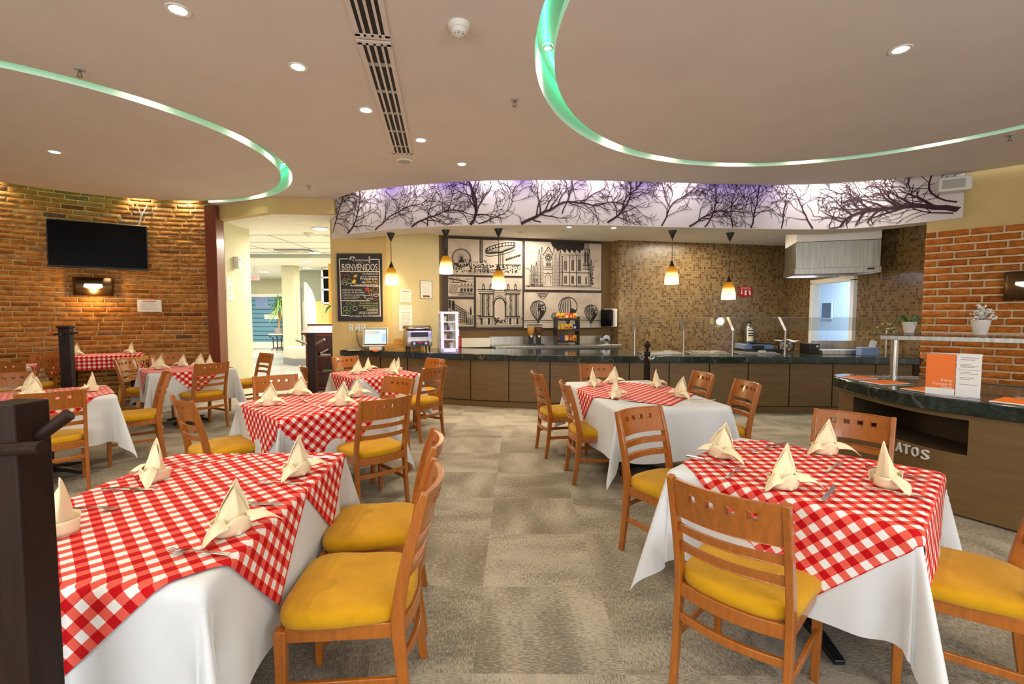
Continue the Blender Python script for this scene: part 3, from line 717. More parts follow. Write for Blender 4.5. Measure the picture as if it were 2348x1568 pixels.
def table(cx, cy, rz, hx, hy, name, toppers, over=.45, seed=0, white=True, over_label='white'):
    global TB
    t = thing('dining_table', 'table hidden under the cloth of the '+name if white else 'dark wooden table under the '+name, 'table', (cx, cy, 0), rz, 'dining tables')
    MB().box((0, 0, ZT-.02), (2*hx-.012, 2*hy-.012, .035)).build('tabletop', 'dark_wood', t, bevel=.004)
    if white:
        MB().lathe([(.035, .03), (.035, ZT-.045)], 16).build('column', 'black', t, smooth=True)
        b = MB()
        for k in range(4):
            a = k*PI/2+PI/4; b.sweep([(0, 0, .06), (.18*math.cos(a), .18*math.sin(a), .045), (.30*math.cos(a), .30*math.sin(a), .022)], .05, [.05, .035, .025], axis=(-math.sin(a), math.cos(a), 0))
        b.build('base', 'black', t, bevel=.005)
        o = cloth('t', hx, hy, hx+over, hy+over, 0, (0, 0), .003, 'linen', 76, seed=seed).build('tablecloth', 'linen', None, smooth=True, sharp=0)
        o.location = (cx, cy, 0); o.rotation_euler = (0, 0, rz); tag(o, 'white linen cloth hanging over the '+name, 'tablecloth', 'white tablecloths')
    else:
        for sx in (-1, 1):
            for sy in (-1, 1): MB().box((sx*(hx-.1), sy*(hy-.08), (ZT-.04)/2), (.06, .06, ZT-.04)).build('leg', 'dark_wood', t)
    for k, (ox, oy, rot, h, lb) in enumerate(toppers):
        h = h if isinstance(h, tuple) else (h, h)
        o = cloth('c', hx, hy, h[0], h[1], rot, (ox, oy), .007+.004*k, 'gingham', 56, .012, seed+k+1).build('checked_cloth', 'gingham', None, smooth=True, sharp=0)
        o.location = (cx, cy, 0); o.rotation_euler = (0, 0, rz); tag(o, lb, 'table topper', 'red gingham table toppers')
    return t
Q = math.radians
table(1.40, 2.23, Q(44), .43, .45, 'nearest right table', [(0, -.10, Q(45), .61, 'red and white gingham cloth laid diamondwise on the nearest right table')], .46, 1)
table(-1.335, 1.885, Q(2.5), .435, .62, 'nearest left table', [(-.05, .32, Q(47), .56, 'red gingham cloth on the far half of nearest left table'), (-.06, -.22, Q(43), .58, 'red gingham cloth on the near half of nearest left table')], .46, 2)
table(-1.68, 4.03, Q(46), .46, .46, 'middle left table', [(-.09, -.10, Q(45), .60, 'red gingham cloth on the middle left table behind the nearest one')], .45, 3)
table(1.20, 4.55, Q(8.5), .475, .77, 'long table before the counter', [(.0, .05, Q(45), .54, 'red gingham cloth on the long white table before the counter')], .45, 4)
table(-4.35, 4.38, Q(45), .45, .45, 'far left table behind the pegged post', [(0, 0, Q(45), .55, 'red gingham cloth on the far left table behind the pegged post')], .45, 5)
table(-4.55, 6.60, Q(45), .47, .47, 'table before the maroon post', [(0, 0, Q(45), .56, 'red gingham cloth on the table before the maroon post')], .43, 6)
table(-1.76, 6.06, Q(42), .41, .41, 'table between lectern and counter', [(0, 0, Q(45), .56, 'red gingham cloth on the table between lectern and counter')], .45, 7)
table(-7.45, 6.72, Q(30), .42, .42, 'white table at the far left by the bricks', [(-.1, .1, Q(45), .5, 'red gingham cloth edge on the white table by the bricks')], .43, 8)
ZT = .84
table(-6.78, 7.82, Q(33), .50, .30, 'gingham cloth against the brick wall', [(0, 0, 0, (.70, .53), 'dark red gingham cloth on the tall narrow table against the brick wall')], 0, 9, white=False)
ZT = .75

def make_napkin():
    b = MB()
    def mitre(h, w0, d0, sy, tw, lean):
        def f(i, j):
            v = i*2-1; t = j; w = w0*(1+.22*math.sin(PI*min(1, t*1.15)))*max(0, 1-t**2.3)+.0015; d = d0*(1-t)**.75+.002
            x = v*w; y = sy*d*(1-abs(v)**1.6)+sy*.004*math.cos(v*9)*(1-t); a_ = tw*t; zz = h*t*(1-.05*abs(v)*(1-t))
            return (x*math.cos(a_)-y*math.sin(a_)+lean*t*t, x*math.sin(a_)+y*math.cos(a_)+.012*t, zz+.001)
        return f
    b.grid(mitre(.150, .050, .046, -1, .25, .012), 16, 14)
    b.grid(mitre(.180, .052, .040, 1, .35, .022), 16, 14)
    def collar(i, j):
        a = (i*2-1)*2.75; r = .057+.008*j; fr = max(0, math.cos(a)); h = .046+.020*fr**3-.014*math.exp(-((abs(a)-.75)/.3)**2)
        return (math.sin(a)*r*1.05, -math.cos(a)*r*.88+.010*i, .001+h*j)
    b.grid(collar, 32, 4)
    for s, ln, dr in ((-1, .085, .9), (1, .115, 1.1)):
        def wing(i, j, s=s, ln=ln, dr=dr):
            v = j*2-1; w = .046*(1-i)**.75*(1+.5*i)+.002; l = i*ln
            z = .060*(1-i**dr)+.018*math.sin(PI*i)-.020*abs(v)*(1-i)*(1 if v < 0 else .4)+.006*math.sin(v*3+i*4)*(1-i)
            return (s*(.034+l), -.020-.035*i+v*w*.8, max(.002, z))
        b.grid(wing, 12, 8)
    o = b.build('napkin', 'napkin', None, smooth=True, sharp=0, solid=.0022); return o
NP = make_napkin(); NPU = [False]
def napkin(x, y, rz, where, z=.762, s=1.0):
    lb = 'cream folded cloth napkin standing '+where
    if not NPU[0]: NPU[0] = True; o = NP
    else: o = NP.copy(); C.objects.link(o)
    o.location = (x, y, z); o.rotation_euler = (0, 0, rz); o.scale = (s, s, s*rn.uniform(.96, 1.08)); return tag(o, lb, 'napkin', 'folded napkins on the tables')
rn = random.Random(3)
for x, y, a, w in [
    (1.09, 2.44, -50, 'at the left corner of nearest right table'), (1.17, 2.0, 5, 'nearest us on nearest right table, front centre'), (1.68, 2.50, -5, 'at the far side of nearest right table'), (1.63, 2.02, 60, 'at the right corner of nearest right table'),
    (-1.62, 2.10, -40, 'by the far left corner of nearest left table'), (-1.0, 2.17, 60, 'by the far right corner of nearest left table'), (-.955, 1.58, 55, 'on the aisle edge of nearest left table'), (-1.545, 1.575, -60, 'beside the dark pegged post on nearest left table'),
    (-2.0, 3.86, 20, 'at the left corner of middle left table'), (-1.97, 4.36, 0, 'at the back of middle left table, wings spread'), (-1.40, 3.85, 5, 'at the near right of middle left table'), (-1.41, 4.26, 40, 'at the far right of middle left table'),
    (.85, 4.92, 60, 'on the far left of the long white table'), (1.10, 5.12, 0, 'at the far end of the long white table'), (.93, 4.22, 40, 'on the near left of the long white table'), (1.50, 4.88, 50, 'on the far right of the long white table'), (1.52, 4.24, -60, 'on the near right of the long white table'),
    (-4.60, 4.48, 0, 'on the far left table, cut by the frame edge'), (-4.30, 4.22, 15, 'on the far left table, broad and low'), (-4.10, 4.58, -60, 'on the far left table near its white corner'),
    (-4.83, 6.45, 20, 'leftmost on the table before maroon post'), (-4.76, 6.80, -10, 'second from left on the table before maroon post'), (-4.46, 6.72, 10, 'third from left on the table before maroon post'), (-4.25, 6.62, 70, 'rightmost on the table before maroon post'),
    (-1.95, 5.93, 30, 'nearer of the left pair on the lectern side table'), (-1.92, 6.28, 60, 'farther of the left pair on the lectern side table'), (-1.50, 5.92, -30, 'nearer of the right pair on the lectern side table'), (-1.52, 6.24, -60, 'farther of the right pair on the lectern side table'),
    (-7.30, 6.62, 30, 'on the white table at the far left by bricks')]:
    napkin(x, y, math.radians(a), w)
napkin(-7.05, 7.62, .3, 'left of two on the tall table against bricks', .853); napkin(-6.45, 7.98, -.4, 'right of two on the tall table against bricks', .853)

def make_fork():
    b = MB(); P = [(0, -.10, .0035), (0, -.04, .004), (0, .0, .007), (0, .03, .009), (0, .048, .005), (0, .062, .003)]
    b.sweep(P, [.016, .012, .006, .007, .018, .024], [.0025]*6)
    for i in range(4): b.sweep([(-.0105+.007*i, .058, .003), (-.0105+.007*i, .08, .004), (-.0105+.007*i, .102, .009)], [.0042, .0036, .002], .002)
    return b.build('fork', 'cutlery_steel', None, bevel=.0006)
def make_knife():
    b = MB(); b.sweep([(0, -.11, .005), (0, -.06, .006), (0, .0, .005)], [.014, .016, .011], [.006, .008, .006])
    b.prism([(-.006, 0), (.007, 0), (.012, .03), (.012, .085), (.004, .112), (-.006, .118)], .0022, .0042)
    return b.build('knife', 'cutlery_steel', None, bevel=.0006)
FK, KN = make_fork(), make_knife(); used = set()
def cutlery(proto, x0, y0, x1, y1, where):
    d = V((x1-x0, y1-y0)); o = proto if proto.name not in used else proto.copy()
    if proto.name in used: C.objects.link(o)
    used.add(proto.name); o.location = ((x0+x1)/2, (y0+y1)/2, .7665); o.rotation_euler = (0, 0, math.atan2(-d.x, d.y))
    nm = 'fork' if proto is FK else 'knife'
    tag(o, 'steel %s lying %s' % (nm, where), nm, nm+'s on the tables')
for p, x0, y0, x1, y1, w in [
    (FK, -.86, 1.41, -1.07, 1.43, 'at the near edge of nearest left table'), (KN, -1.12, 1.80, -.90, 1.80, 'under the aisle side napkin of nearest left table'), (FK, -.90, 2.02, -1.11, 2.03, 'between the two aisle side napkins of nearest left table'), (KN, -1.12, 2.40, -.93, 2.40, 'by the far white corner of nearest left table'),
    (FK, -1.69, 1.75, -1.48, 1.75, 'beside the left napkin of nearest left table'), (KN, -1.72, 1.945, -1.50, 1.955, 'along the left edge of nearest left table'), (FK, -1.72, 2.28, -1.54, 2.36, 'at the far left corner of nearest left table'), (KN, -1.66, 1.37, -1.46, 1.38, 'beside the dark post on nearest left table'),
    (FK, .955, 2.08, 1.10, 2.24, 'pointing away near front left of nearest right table'), (KN, 1.24, 1.84, 1.37, 1.98, 'with dark handle at the near corner of nearest right table'), (FK, 1.68, 1.84, 1.47, 1.99, 'below the right hand napkin of nearest right table'), (KN, .90, 2.42, 1.07, 2.26, 'along the left edge of nearest right table'),
    (FK, 1.24, 2.60, 1.30, 2.52, 'behind the left napkin of nearest right table'), (KN, 1.42, 2.58, 1.54, 2.66, 'between the far napkins of nearest right table'), (KN, 1.70, 2.24, 1.85, 2.08, 'at the right edge of nearest right table'), (FK, 1.50, 2.20, 1.62, 2.30, 'left of the right hand napkin of nearest right table'),
    (FK, -1.47, 3.68, -1.63, 3.82, 'on the middle left table near its front corner'), (KN, -1.85, 3.72, -1.98, 3.66, 'beside the left napkin of middle left table'), (FK, -1.62, 4.40, -1.50, 4.28, 'at the back of the middle left table'), (KN, -1.86, 4.12, -1.74, 3.98, 'in the middle of the middle left table'),
    (KN, .92, 4.02, 1.13, 4.0, 'on bare white cloth of the long table, left'), (KN, 1.55, 4.03, 1.75, 4.05, 'on bare white cloth of the long table, right'), (FK, .80, 4.72, .92, 4.62, 'on the aisle edge of the long white table'), (KN, 1.42, 5.15, 1.58, 5.12, 'at the far right corner of the long table')]:
    cutlery(p, x0, y0, x1, y1, w)

# high chair by the brick wall
t = thing('high_chair', 'pale wooden child high chair against the brick wall between two tables', 'high chair', (-6.05, 7.70, 0), Q(-20))
for sx in (-1, 1):
    for sy in (-1, 1): MB().bar((sx*.24, sy*.24, 0), (sx*.17, sy*.14, .82), .032, .032).build('leg', 'pine', t, bevel=.003)
MB().box((0, 0, .50), (.34, .28, .03)).build('seat', 'pine', t, bevel=.004)
b = MB(); b.bar((-.22, .2, .76), (.22, .2, .82), .04, .025); b.bar((-.19, -.2, .78), (-.17, .22, .80), .025, .04); b.bar((.19, -.2, .78), (.19, .22, .84), .025, .04); b.build('rail', 'pine', t, bevel=.003)
for z in (.62, .72): MB().box((0, -.16, z), (.34, .018, .04)).build('slat', 'pine', t)

# ------------------------------------------------------------------ coat posts
def square_post(x, y, h, w, rz, label, pegs, cap=False):
    t = thing('coat_post', label, 'coat stand', (x, y, 0), rz)
    MB().box((0, 0, h/2+.012), (w, w, h-.025)).build('post', 'dark_wood', t, bevel=.004)
    MB().prism([(-.17, -.17), (.17, -.17), (.17, .17), (-.17, .17)], 0, .025).build('base', 'dark_wood', t, bevel=.004)
    if cap: MB().rings([[(-k, -k, z), (k, -k, z), (k, k, z), (-k, k, z)] for k, z in ((w*.5, h), (w*.62, h+.012), (w*.62, h+.025), (w*.5, h+.03))]).build('cap', 'dark_wood', t)
    for a, b_, r, m in pegs: MB().tube([a, tuple(a[i]+(b_[i]-a[i])*.97 for i in range(3)), b_], [r, r, r*.93], 20, 0).build('peg', m, t, smooth=True, sharp=.6)
    return t
square_post(-1.165, 1.10, 1.298, .082, Q(-2), 'dark square wooden coat post cut off at the left foreground', [((-.012, -.041, 1.193), (.122, -.058, 1.206), .0145, 'dark_wood'), ((.041, .01, 1.212), (.100, .03, 1.262), .0145, 'dark_wood')])
square_post(-5.30, 5.62, 1.34, .105, Q(20), 'black coat post with collar before the tall gingham table', [((-.12, 0, 1.27), (.12, 0, 1.29), .012, 'black'), ((0, -.12, 1.27), (0, .12, 1.27), .012, 'black')], True)
square_post(-2.20, 5.20, 1.305, .085, Q(5), 'dark coat post with steel pegs in front of the lectern', [((-.04, -.02, 1.18), (-.15, -.06, 1.235), .016, 'steel'), ((.04, -.02, 1.18), (.15, -.06, 1.235), .016, 'steel')])
t = thing('coat_post', 'slim round coat post with ball finial before the counter', 'coat stand', (1.79, 6.25, 0))
MB().lathe([(.17, 0), (.17, .02), (.05, .04), (.042, .06), (.040, .98), (.046, 1.0), (.040, 1.02)], 20).build('post', 'dark_wood', t, smooth=True)
MB().lathe([(.012, 1.02), (.026, 1.04), (.014, 1.055), (.034, 1.075), (.044, 1.10), (.034, 1.13), (.012, 1.145), (.018, 1.155), (.001, 1.162)], 20).build('finial', 'dark_wood', t, smooth=True)
for a in (0, PI*.5, PI, PI*1.5):
    c, s = math.cos(a+.2), math.sin(a+.2); MB().tube([(c*.04, s*.04, .95), (c*.075, s*.075, .91), (c*.10, s*.10, .93), (c*.098, s*.098, .965)], .008, 8).build('hook', 'chrome', t, smooth=True)

# ------------------------------------------------------------------ serving counter
ZT2 = .87
CF = crom([(-3.1, 8.50), (-2.58, 8.36), (-2.1, 8.14), (-1.27, 7.84), (-.52, 7.60), (.18, 7.45), (.85, 7.33), (2.02, 7.21), (2.76, 7.15), (3.37, 7.11), (4.6, 7.06), (5.3, 7.0), (5.97, 6.92)], 6)
CB = [(6.25, 6.97), (6.25, 7.30), (6.25, 8.1), (4.6, 8.25), (2.0, 8.42), (.2, 8.68), (-1.0, 8.95), (-1.72, 9.0), (-2.2, 8.53)]
def inset(pts, d): return [(x, y+d) for x, y in pts]
t = thing('serving_counter', 'long brown panelled serving counter curving below the pendant lamps', 'counter', (0, 0, 0))
bf = inset(CF, .07); bf[0] = (-3.08, 8.52)
def seg(pts, x0, x1):
    def at(x):
        for (a, p), (c, q) in zip(pts[:-1], pts[1:]):
            if a <= x <= c: return (x, p+(q-p)*(x-a)/(c-a))
        return pts[0] if x < pts[0][0] else pts[-1]
    return [at(x0)]+[p for p in pts if x0+.01 < p[0] < x1-.01]+[at(x1)]
b = MB(); b.rings([[(x, y+.028, z) for x, y in bf] for z in (0, ZT2-.09)], closed=False, caps=False); b.build('carcass', 'panel_dark', t)
b = MB(); b.rings([[(x, y+.02, z) for x, y in bf] for z in (.0, .095)], closed=False, caps=False); b.build('plinth', 'panel_brown', t)
jx = [-3.06, -2.82, -2.32, -1.80, -1.25, -.68, -.05, .60, 1.20, 1.82, 2.42, 3.02, 3.60, 4.22, 4.85, 5.45, 5.95]
for x0, x1 in zip(jx[:-1], jx[1:]):
    p = seg(bf, x0+.008, x1-.008); b = MB(); b.rings([[(x, y, .11), (x, y, ZT2-.105), (x, y+.02, ZT2-.105), (x, y+.02, .11)] for x, y in p]); b.build('front_panel', 'panel_brown', t, bevel=.003)
top = MB(); top.prism(CF+CB, ZT2-.10, ZT2); o = top.build('counter_top', 'marble', None, bevel=.012)
tag(o, 'dark green marble worktop of the long curved serving counter', 'worktop')

# ------------------------------------------------------------------ kiosk island on the right
ZKI = .88
KF = crom([(3.72, 5.0), (3.45, 4.97), (3.28, 4.80), (3.19, 4.45), (3.15, 4.0), (3.19, 3.62), (3.31, 3.38), (3.44, 3.15), (3.62, 2.85), (3.85, 2.5)], 6)
KB = [(5.2, 3.2), (4.47, 4.1), (4.06, 4.80)]
t = thing('serving_island', 'brown rounded serving island with a dark open niche and white letters', 'counter', (0, 0, 0))
KFi = [(x+.05, y-.03 if y > 4.7 else y) for x, y in KF]; KBi = [(5.1, 3.2), (4.42, 4.05), (4.02, 4.74)]
i0 = min(range(len(KFi)), key=lambda i: abs(KFi[i][1]-4.42) if i > 8 else 9); i1 = min(range(len(KFi)), key=lambda i: abs(KFi[i][1]-3.42))
b = MB(); zt = ZKI-.105; zb0, zb1 = .47, .73
b.rings([[(x, y, z) for x, y in KFi] for z in (0.015, zb0)], closed=False, caps=False)
b.rings([[(x, y, z) for x, y in KFi] for z in (zb1, zt)], closed=False, caps=False)
for a, c in ((0, i0), (i1, len(KFi)-1)): b.rings([[(x, y, z) for x, y in KFi[a:c+1]] for z in (zb0, zb1)], closed=False, caps=False)
b.rings([[(x, y, z) for x, y in [KFi[-1]]+KBi+[KFi[0]]] for z in (.015, zt)], closed=False, caps=False)
b.build('body', 'panel_brown', t)
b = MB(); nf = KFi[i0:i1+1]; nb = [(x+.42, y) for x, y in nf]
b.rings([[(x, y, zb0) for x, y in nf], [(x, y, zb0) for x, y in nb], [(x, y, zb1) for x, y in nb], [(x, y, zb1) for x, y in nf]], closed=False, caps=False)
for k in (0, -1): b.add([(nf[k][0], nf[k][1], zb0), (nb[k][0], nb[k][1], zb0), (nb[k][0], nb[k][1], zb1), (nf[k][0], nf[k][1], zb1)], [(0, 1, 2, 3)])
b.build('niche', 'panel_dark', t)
# raised white letters under the niche, one mesh per letter along the curve
word = 'PLATOS'; run = [(3.99, 0), (3.915, 0), (3.85, 0), (3.785, 0), (3.715, 0), (3.64, 0)]
for ch, (yy, _) in zip(word, run):
    k = min(range(len(KFi)-1), key=lambda i: abs(KFi[i][1]-yy) if i > 8 else 9); a, c = V((*KFi[k], 0)), V((*KFi[k+1], 0)); d = (c-a).normalized()
    p = a.lerp(c, (yy-a.y)/(c.y-a.y)); nn = V((d.y, -d.x, 0)); nn = nn if nn.x < 0 else -nn
    MB().text(ch, (0, 0), .075, Plane(p+V((0, 0, .375)), d, (0, 0, 1), nn), .0, 0, align='c', depth=.018, width=.052).build('letter', 'white_plastic', t)
MB().prism(KF+KB, ZKI-.11, ZKI).build('island_top', 'marble', None, bevel=.012)
tag(bpy.data.objects['island_top'], 'dark green marble top of the serving island', 'worktop')
b = MB()
rim = [(3.50, 4.78), (4.02, 4.70), (4.42, 4.0), (4.9, 3.25), (4.35, 2.95), (3.75, 3.5), (3.55, 4.2)]
b.rings([[(x, y, ZKI+.012) for x, y in rim], [(x, y, ZKI) for x, y in rim], [(4.1+(x-4.1)*.95, 3.85+(y-3.85)*.95, ZKI+.002) for x, y in rim], [(4.1+(x-4.1)*.95, 3.85+(y-3.85)*.95, ZKI+.012) for x, y in rim], [(x, y, ZKI+.012) for x, y in rim]], closed=True, caps=False)
tag(b.build('inset_frame', 'steel'), 'steel frame of the sunken well in the island top', 'frame')
# steel and glass shelf
t = thing('glass_shelf', 'steel framed glass shelf on posts above the serving island', 'shelf', (3.78, 4.73, ZKI), Q(-45))
T = None
MB().lathe([(.05, 0), (.05, .012), (.034, .014), (.034, .375)], 18, (.04, .02, 0)).build('post', 'steel', t, smooth=True)
MB().lathe([(.05, 0), (.05, .012), (.034, .014), (.034, .375)], 18, (1.25, .02, 0)).build('post', 'steel', t, smooth=True)
b = MB(); b.box((.85, -.02, .395), (1.85, .035, .045)); b.build('rail', 'steel_satin', t, bevel=.004)
b = MB(); b.box((.85, .62, .41), (1.85, 1.25, .008)); b.build('pane', 'glass_milk', t)
b = MB()
for i in range(34): b.box((-.02+i*.052, .10, .4165), (.032, .016, .004))
b.build('vent_slots', 'black_matte', t)
b = MB(); b.prism([(-.08, 0), (-.08, 1.2), (-.26, .95), (-.2, .1)], .404, .412); b.build('wing', 'glass_milk', t)
def pot_plant(x, y, z):
    t = thing('potted_plant', 'spider plant in a white pot on the glass shelf', 'plant', (x, y, z))
    MB().lathe([(.045, 0), (.05, .03), (.068, .115), (.072, .125), (.064, .126), (.06, .10)], 20).build('pot', 'pot_white', t, smooth=True)
    r = random.Random(4); b = MB(); f = MB()
    for k in range(34):
        a = r.uniform(0, 2*PI); l = r.uniform(.14, .30); h = r.uniform(.04, .10); c, s = math.cos(a), math.sin(a)
        b.grid(lambda i, j: (c*(.02+l*i)-s*(j-.5)*.016*(1-i*.9), s*(.02+l*i)+c*(j-.5)*.016*(1-i*.9), .12+h*math.sin(PI*min(1, i*.8))-.14*max(0, i-.35)**1.5), 7, 1)
        if k % 3 == 0: f.sphere((c*(l+.04), s*(l+.04), .06+r.uniform(-.06, .05)), .011, 6)
    b.build('leaves', 'leaf', t, smooth=True); f.build('flowers', 'chalk_lime', t)
pot_plant(4.55, 5.42, 1.295)
t = thing('flower_pot', 'frosted glass pot of dry white flowers on the glass shelf', 'plant', (4.85, 4.90, 1.295))
MB().lathe([(.052, 0), (.06, .04), (.082, .155), (.076, .155), (.052, .03)], 20).build('pot', 'pot_white', t, smooth=True)
r = random.Random(9); b = MB(); f = MB()
for k in range(26):
    a = r.uniform(0, 2*PI); l = r.uniform(.02, .11); h = r.uniform(.16, .30); p = (math.cos(a)*l, math.sin(a)*l, h); b.tube([(0, 0, .10), (p[0]*.5, p[1]*.5, h*.7), p], .003, 5)
    for q in range(4): f.sphere((p[0]+r.uniform(-.02, .02), p[1]+r.uniform(-.02, .02), p[2]+r.uniform(-.02, .02)), .011, 6)
b.build('stems', 'dry_leaf', t); f.build('blossoms', 'dry_flower', t)
# menus lying on the island and the upright menu holder
def flat_menu(x, y, rz, w, d, label, z=ZKI+.003):
    t = thing('menu', label, 'menu', (x, y, z), rz, 'orange menus lying on the island')
    MB().box((0, 0, .003), (w, d, .006)).build('pages', 'paper', t); MB().box((.0, .01, .0068), (w*.98, d*.9, .0012)).build('cover', 'orange', t)
flat_menu(3.42, 4.62, Q(-82), .22, .31, 'orange menu lying at the rounded end of the island, beyond the others')
flat_menu(3.39, 4.28, Q(-80), .22, .31, 'orange menu lying on the island, second from its rounded end')
flat_menu(3.42, 3.86, Q(-75), .22, .31, 'orange menu lying on the island just left of the upright menu')
flat_menu(3.60, 3.32, Q(-60), .24, .33, 'orange menu lying on the island right of the upright menu')
t = thing('menu_holder', 'clear upright menu holder with an orange cover on the island', 'menu holder', (3.335, 3.56, ZKI+.002), Q(-44))
MB().box((0, 0, .165), (.31, .008, .33)).build('holder', 'acrylic', t); MB().box((0, .03, .004), (.31, .1, .006)).build('foot', 'acrylic', t)
cv = MB().box((-.07, -.008, .19), (.165, .003, .26)).build('cover', 'orange', t); MB().box((-.07, -.008, .035), (.165, .003, .05)).build('cover_foot', 'paper', t)
pgx = MB().box((.085, -.008, .165), (.135, .003, .31)).build('page', 'paper', t)
pl = Plane((-.15, -.0105, 0), (1, 0, 0), (0, 0, 1), (0, -1, 0)); b = MB()
b.text('Menú', (.148, .112), .020, pl, 0, 0, align='r'); b.text('Comidas &', (.148, .085), .017, pl, 0, 0, align='r'); b.text('Cenas', (.148, .062), .017, pl, 0, 0, align='r'); b.build('lettering', 'paper', cv)
b = MB()
for k, z in enumerate((.30, .285, .25, .24, .23, .19, .18, .15, .14, .10)): b.ribbon([(.19, z), (.285-.02*(k % 3), z)], .004, pl, 0)
b.text('Bebidas y Infusiones', (.18, .205), .010, pl, 0, 0); b.build('small_print', 'ink_soft', pgx)
napkin(4.62, 3.86, .4, 'on the island top at the right frame edge', ZKI+.004, 1.1)

# ------------------------------------------------------------------ things on the counter
ZI = ZT2+.001
t = thing('computer', 'flat white till screen at the left end of the counter', 'computer', (-2.42, 8.36, ZI), Q(6))
TT = Mx.Translation((0, .0, .05)) @ Mx.Rotation(Q(-12), 4, 'X')
MB().box((0, 0, .19), (.44, .03, .34), T=TT).build('housing', 'white_plastic', t, bevel=.01)
bz = MB().box((0, -.016, .195), (.40, .002, .29), T=TT).build('bezel', 'black_gloss', t)
MB().box((0, -.0185, .195), (.375, .002, .26), T=TT).build('screen', 'screen', bz)
b = MB(); b.box((-.06, -.020, .27), (.24, .001, .05), T=TT); b.build('screen_window', 'screen_tint', bz); b = MB(); b.box((.03, -.0205, .27), (.07, .001, .04), T=TT); b.box((.15, -.0205, .17), (.06, .001, .14), T=TT); b.build('screen_button', 'screen_blue', bz)
MB().box((0, .08, .05), (.22, .16, .10)).build('stand', 'white_plastic', t, bevel=.01)
b = MB(); b.tube([(-2.79, 8.53, 1.23), (-2.79, 8.49, 1.18), (-2.77, 8.47, 1.05), (-2.72, 8.45, .93), (-2.60, 8.45, .885), (-2.45, 8.50, .885)], .007, 8)
tag(b.build('power_cable', 'black', smooth=True), 'grey power cable looping from the outlet to the till screen', 'cable')
for x, lb, pa in ((-2.91, 'double wall outlet left under the menu board, unused', 0), (-2.79, 'wall outlet under the menu board with a cable plugged in', 1), (-2.69, 'wall outlet half hidden by the till screen', 0)):
    t = thing('wall_outlet', lb, 'outlet', (x, 8.545, 1.27), 0, 'wall outlets under the menu board')
    pla = MB().box((0, 0, 0), (.085, .012, .13)).build('plate', 'white_plastic', t, bevel=.004)
    for z in (.03, -.03): MB().box((0, -.007, z), (.036, .004, .026)).build('socket', 'grey_plastic', pla)
for x, y, rz, w, m, lb in ((-2.80, 8.38, .2, .22, 'paper', 'white sheets lying at the left end of the counter'), (-2.40, 8.24, -.3, .22, 'orange', 'orange leaflet lying in front of the till screen')):
    b = MB(); b.grid(lambda i, j: (w*(i-.5), .16*(j-.5), .006+.02*math.sin(i*5)*math.sin(PI*i)*(m == 'orange')), 10, 2); o = b.build('leaflet', m, None, smooth=True, solid=.003); o.location = (x, y, ZI); o.rotation_euler = (0, 0, rz); tag(o, lb, 'paper')
def crate(x, y, z, w, d, h, lb):
    t = thing('wooden_box', lb, 'box', (x, y, z), Q(-6), 'stacked wooden boxes by the toaster')
    for s, nm in ((-1, 'front_board'), (1, 'back_board')): MB().box((0, s*(d/2-.006), h/2), (w, .012, h)).build(nm, 'pine', t)
    for s in (-1, 1): MB().box((s*(w/2-.006), 0, h/2), (.012, d-.026, h)).build('side_board', 'pine', t)
    MB().box((0, 0, h-.03), (w-.026, d-.026, .012)).build('lid', 'pine', t)
crate(-1.92, 8.46, ZI, .62, .34, .105, 'lowest and widest of three stacked pine boxes beside the toaster')
crate(-1.86, 8.50, ZI+.107, .46, .26, .095, 'middle one of three stacked pine boxes beside the toaster')
crate(-1.80, 8.55, ZI+.204, .30, .18, .085, 'topmost and smallest of three stacked pine boxes by the toaster')
t = thing('conveyor_toaster', 'stainless conveyor toaster with two dials and black legs', 'toaster', (-1.62, 8.13, ZI), Q(22))
for sx in (-1, 1):
    for sy in (-1, 1): MB().lathe([(.010, 0), (.02, .10)], 10, (sx*.17, sy*.14, 0)).build('leg', 'black', t)
b = MB(); b.prism([(-.17, .10), (.20, .10), (.20, .38), (.0, .40), (-.14, .36), (-.19, .20)], -.21, .21, T=Mx(((0, 0, 1, 0), (1, 0, 0, 0), (0, 1, 0, 0), (0, 0, 0, 1)))); b.build('body', 'steel', t, bevel=.006)
b = MB(); b.grid(lambda i, j: (-.22+.44*j, -.10+.34*i, .395+.05*math.sin(PI*i)**.8), 10, 2); b.build('hood', 'steel', t, smooth=True, solid=.006)
MB().box((0, -.166, .29), (.29, .012, .10), T=Mx.Translation((0, 0, 0))).build('opening', 'black', t)
cpn = MB().box((0, -.188, .15), (.30, .012, .075)).build('control_panel', 'black', t)
for sx in (-1, 1): MB().lathe([(.022, 0), (.022, .012), (.01, .016)], 16, T=Mx.Translation((sx*.10, -.195, .15)) @ Mx.Rotation(PI/2, 4, 'X')).build('dial', 'grey_plastic', cpn, smooth=True)
MB().box((0, -.196, .162), (.07, .004, .02)).build('badge', 'sign_red', cpn)
MB().box((.215, .02, .25), (.008, .34, .26)).build('side_panel', 'steel', t)
t = thing('display_case', 'tall white glazed display case of cups beside the toaster', 'display case', (-1.10, 8.12, ZI), Q(20))
for sx in (-1, 1):
    for sy in (-1, 1): MB().box((sx*.125, sy*.12, .325), (.05, .05, .65)).build('frame_post', 'white_plastic', t, bevel=.003)
MB().box((0, 0, .665), (.31, .30, .04)).build('top', 'white_plastic', t, bevel=.005); MB().box((0, 0, .03), (.30, .29, .06)).build('base', 'white_plastic', t, bevel=.004)
for z in (.21, .36, .51): MB().box((0, 0, z), (.26, .25, .014)).build('shelf', 'white_plastic', t)
for sx, dim, p in ((0, (.2, .006, .6), (0, -.125, .35)), (1, (.006, .2, .6), (.13, 0, .35))): MB().box(p, dim).build('pane', 'glass', t)
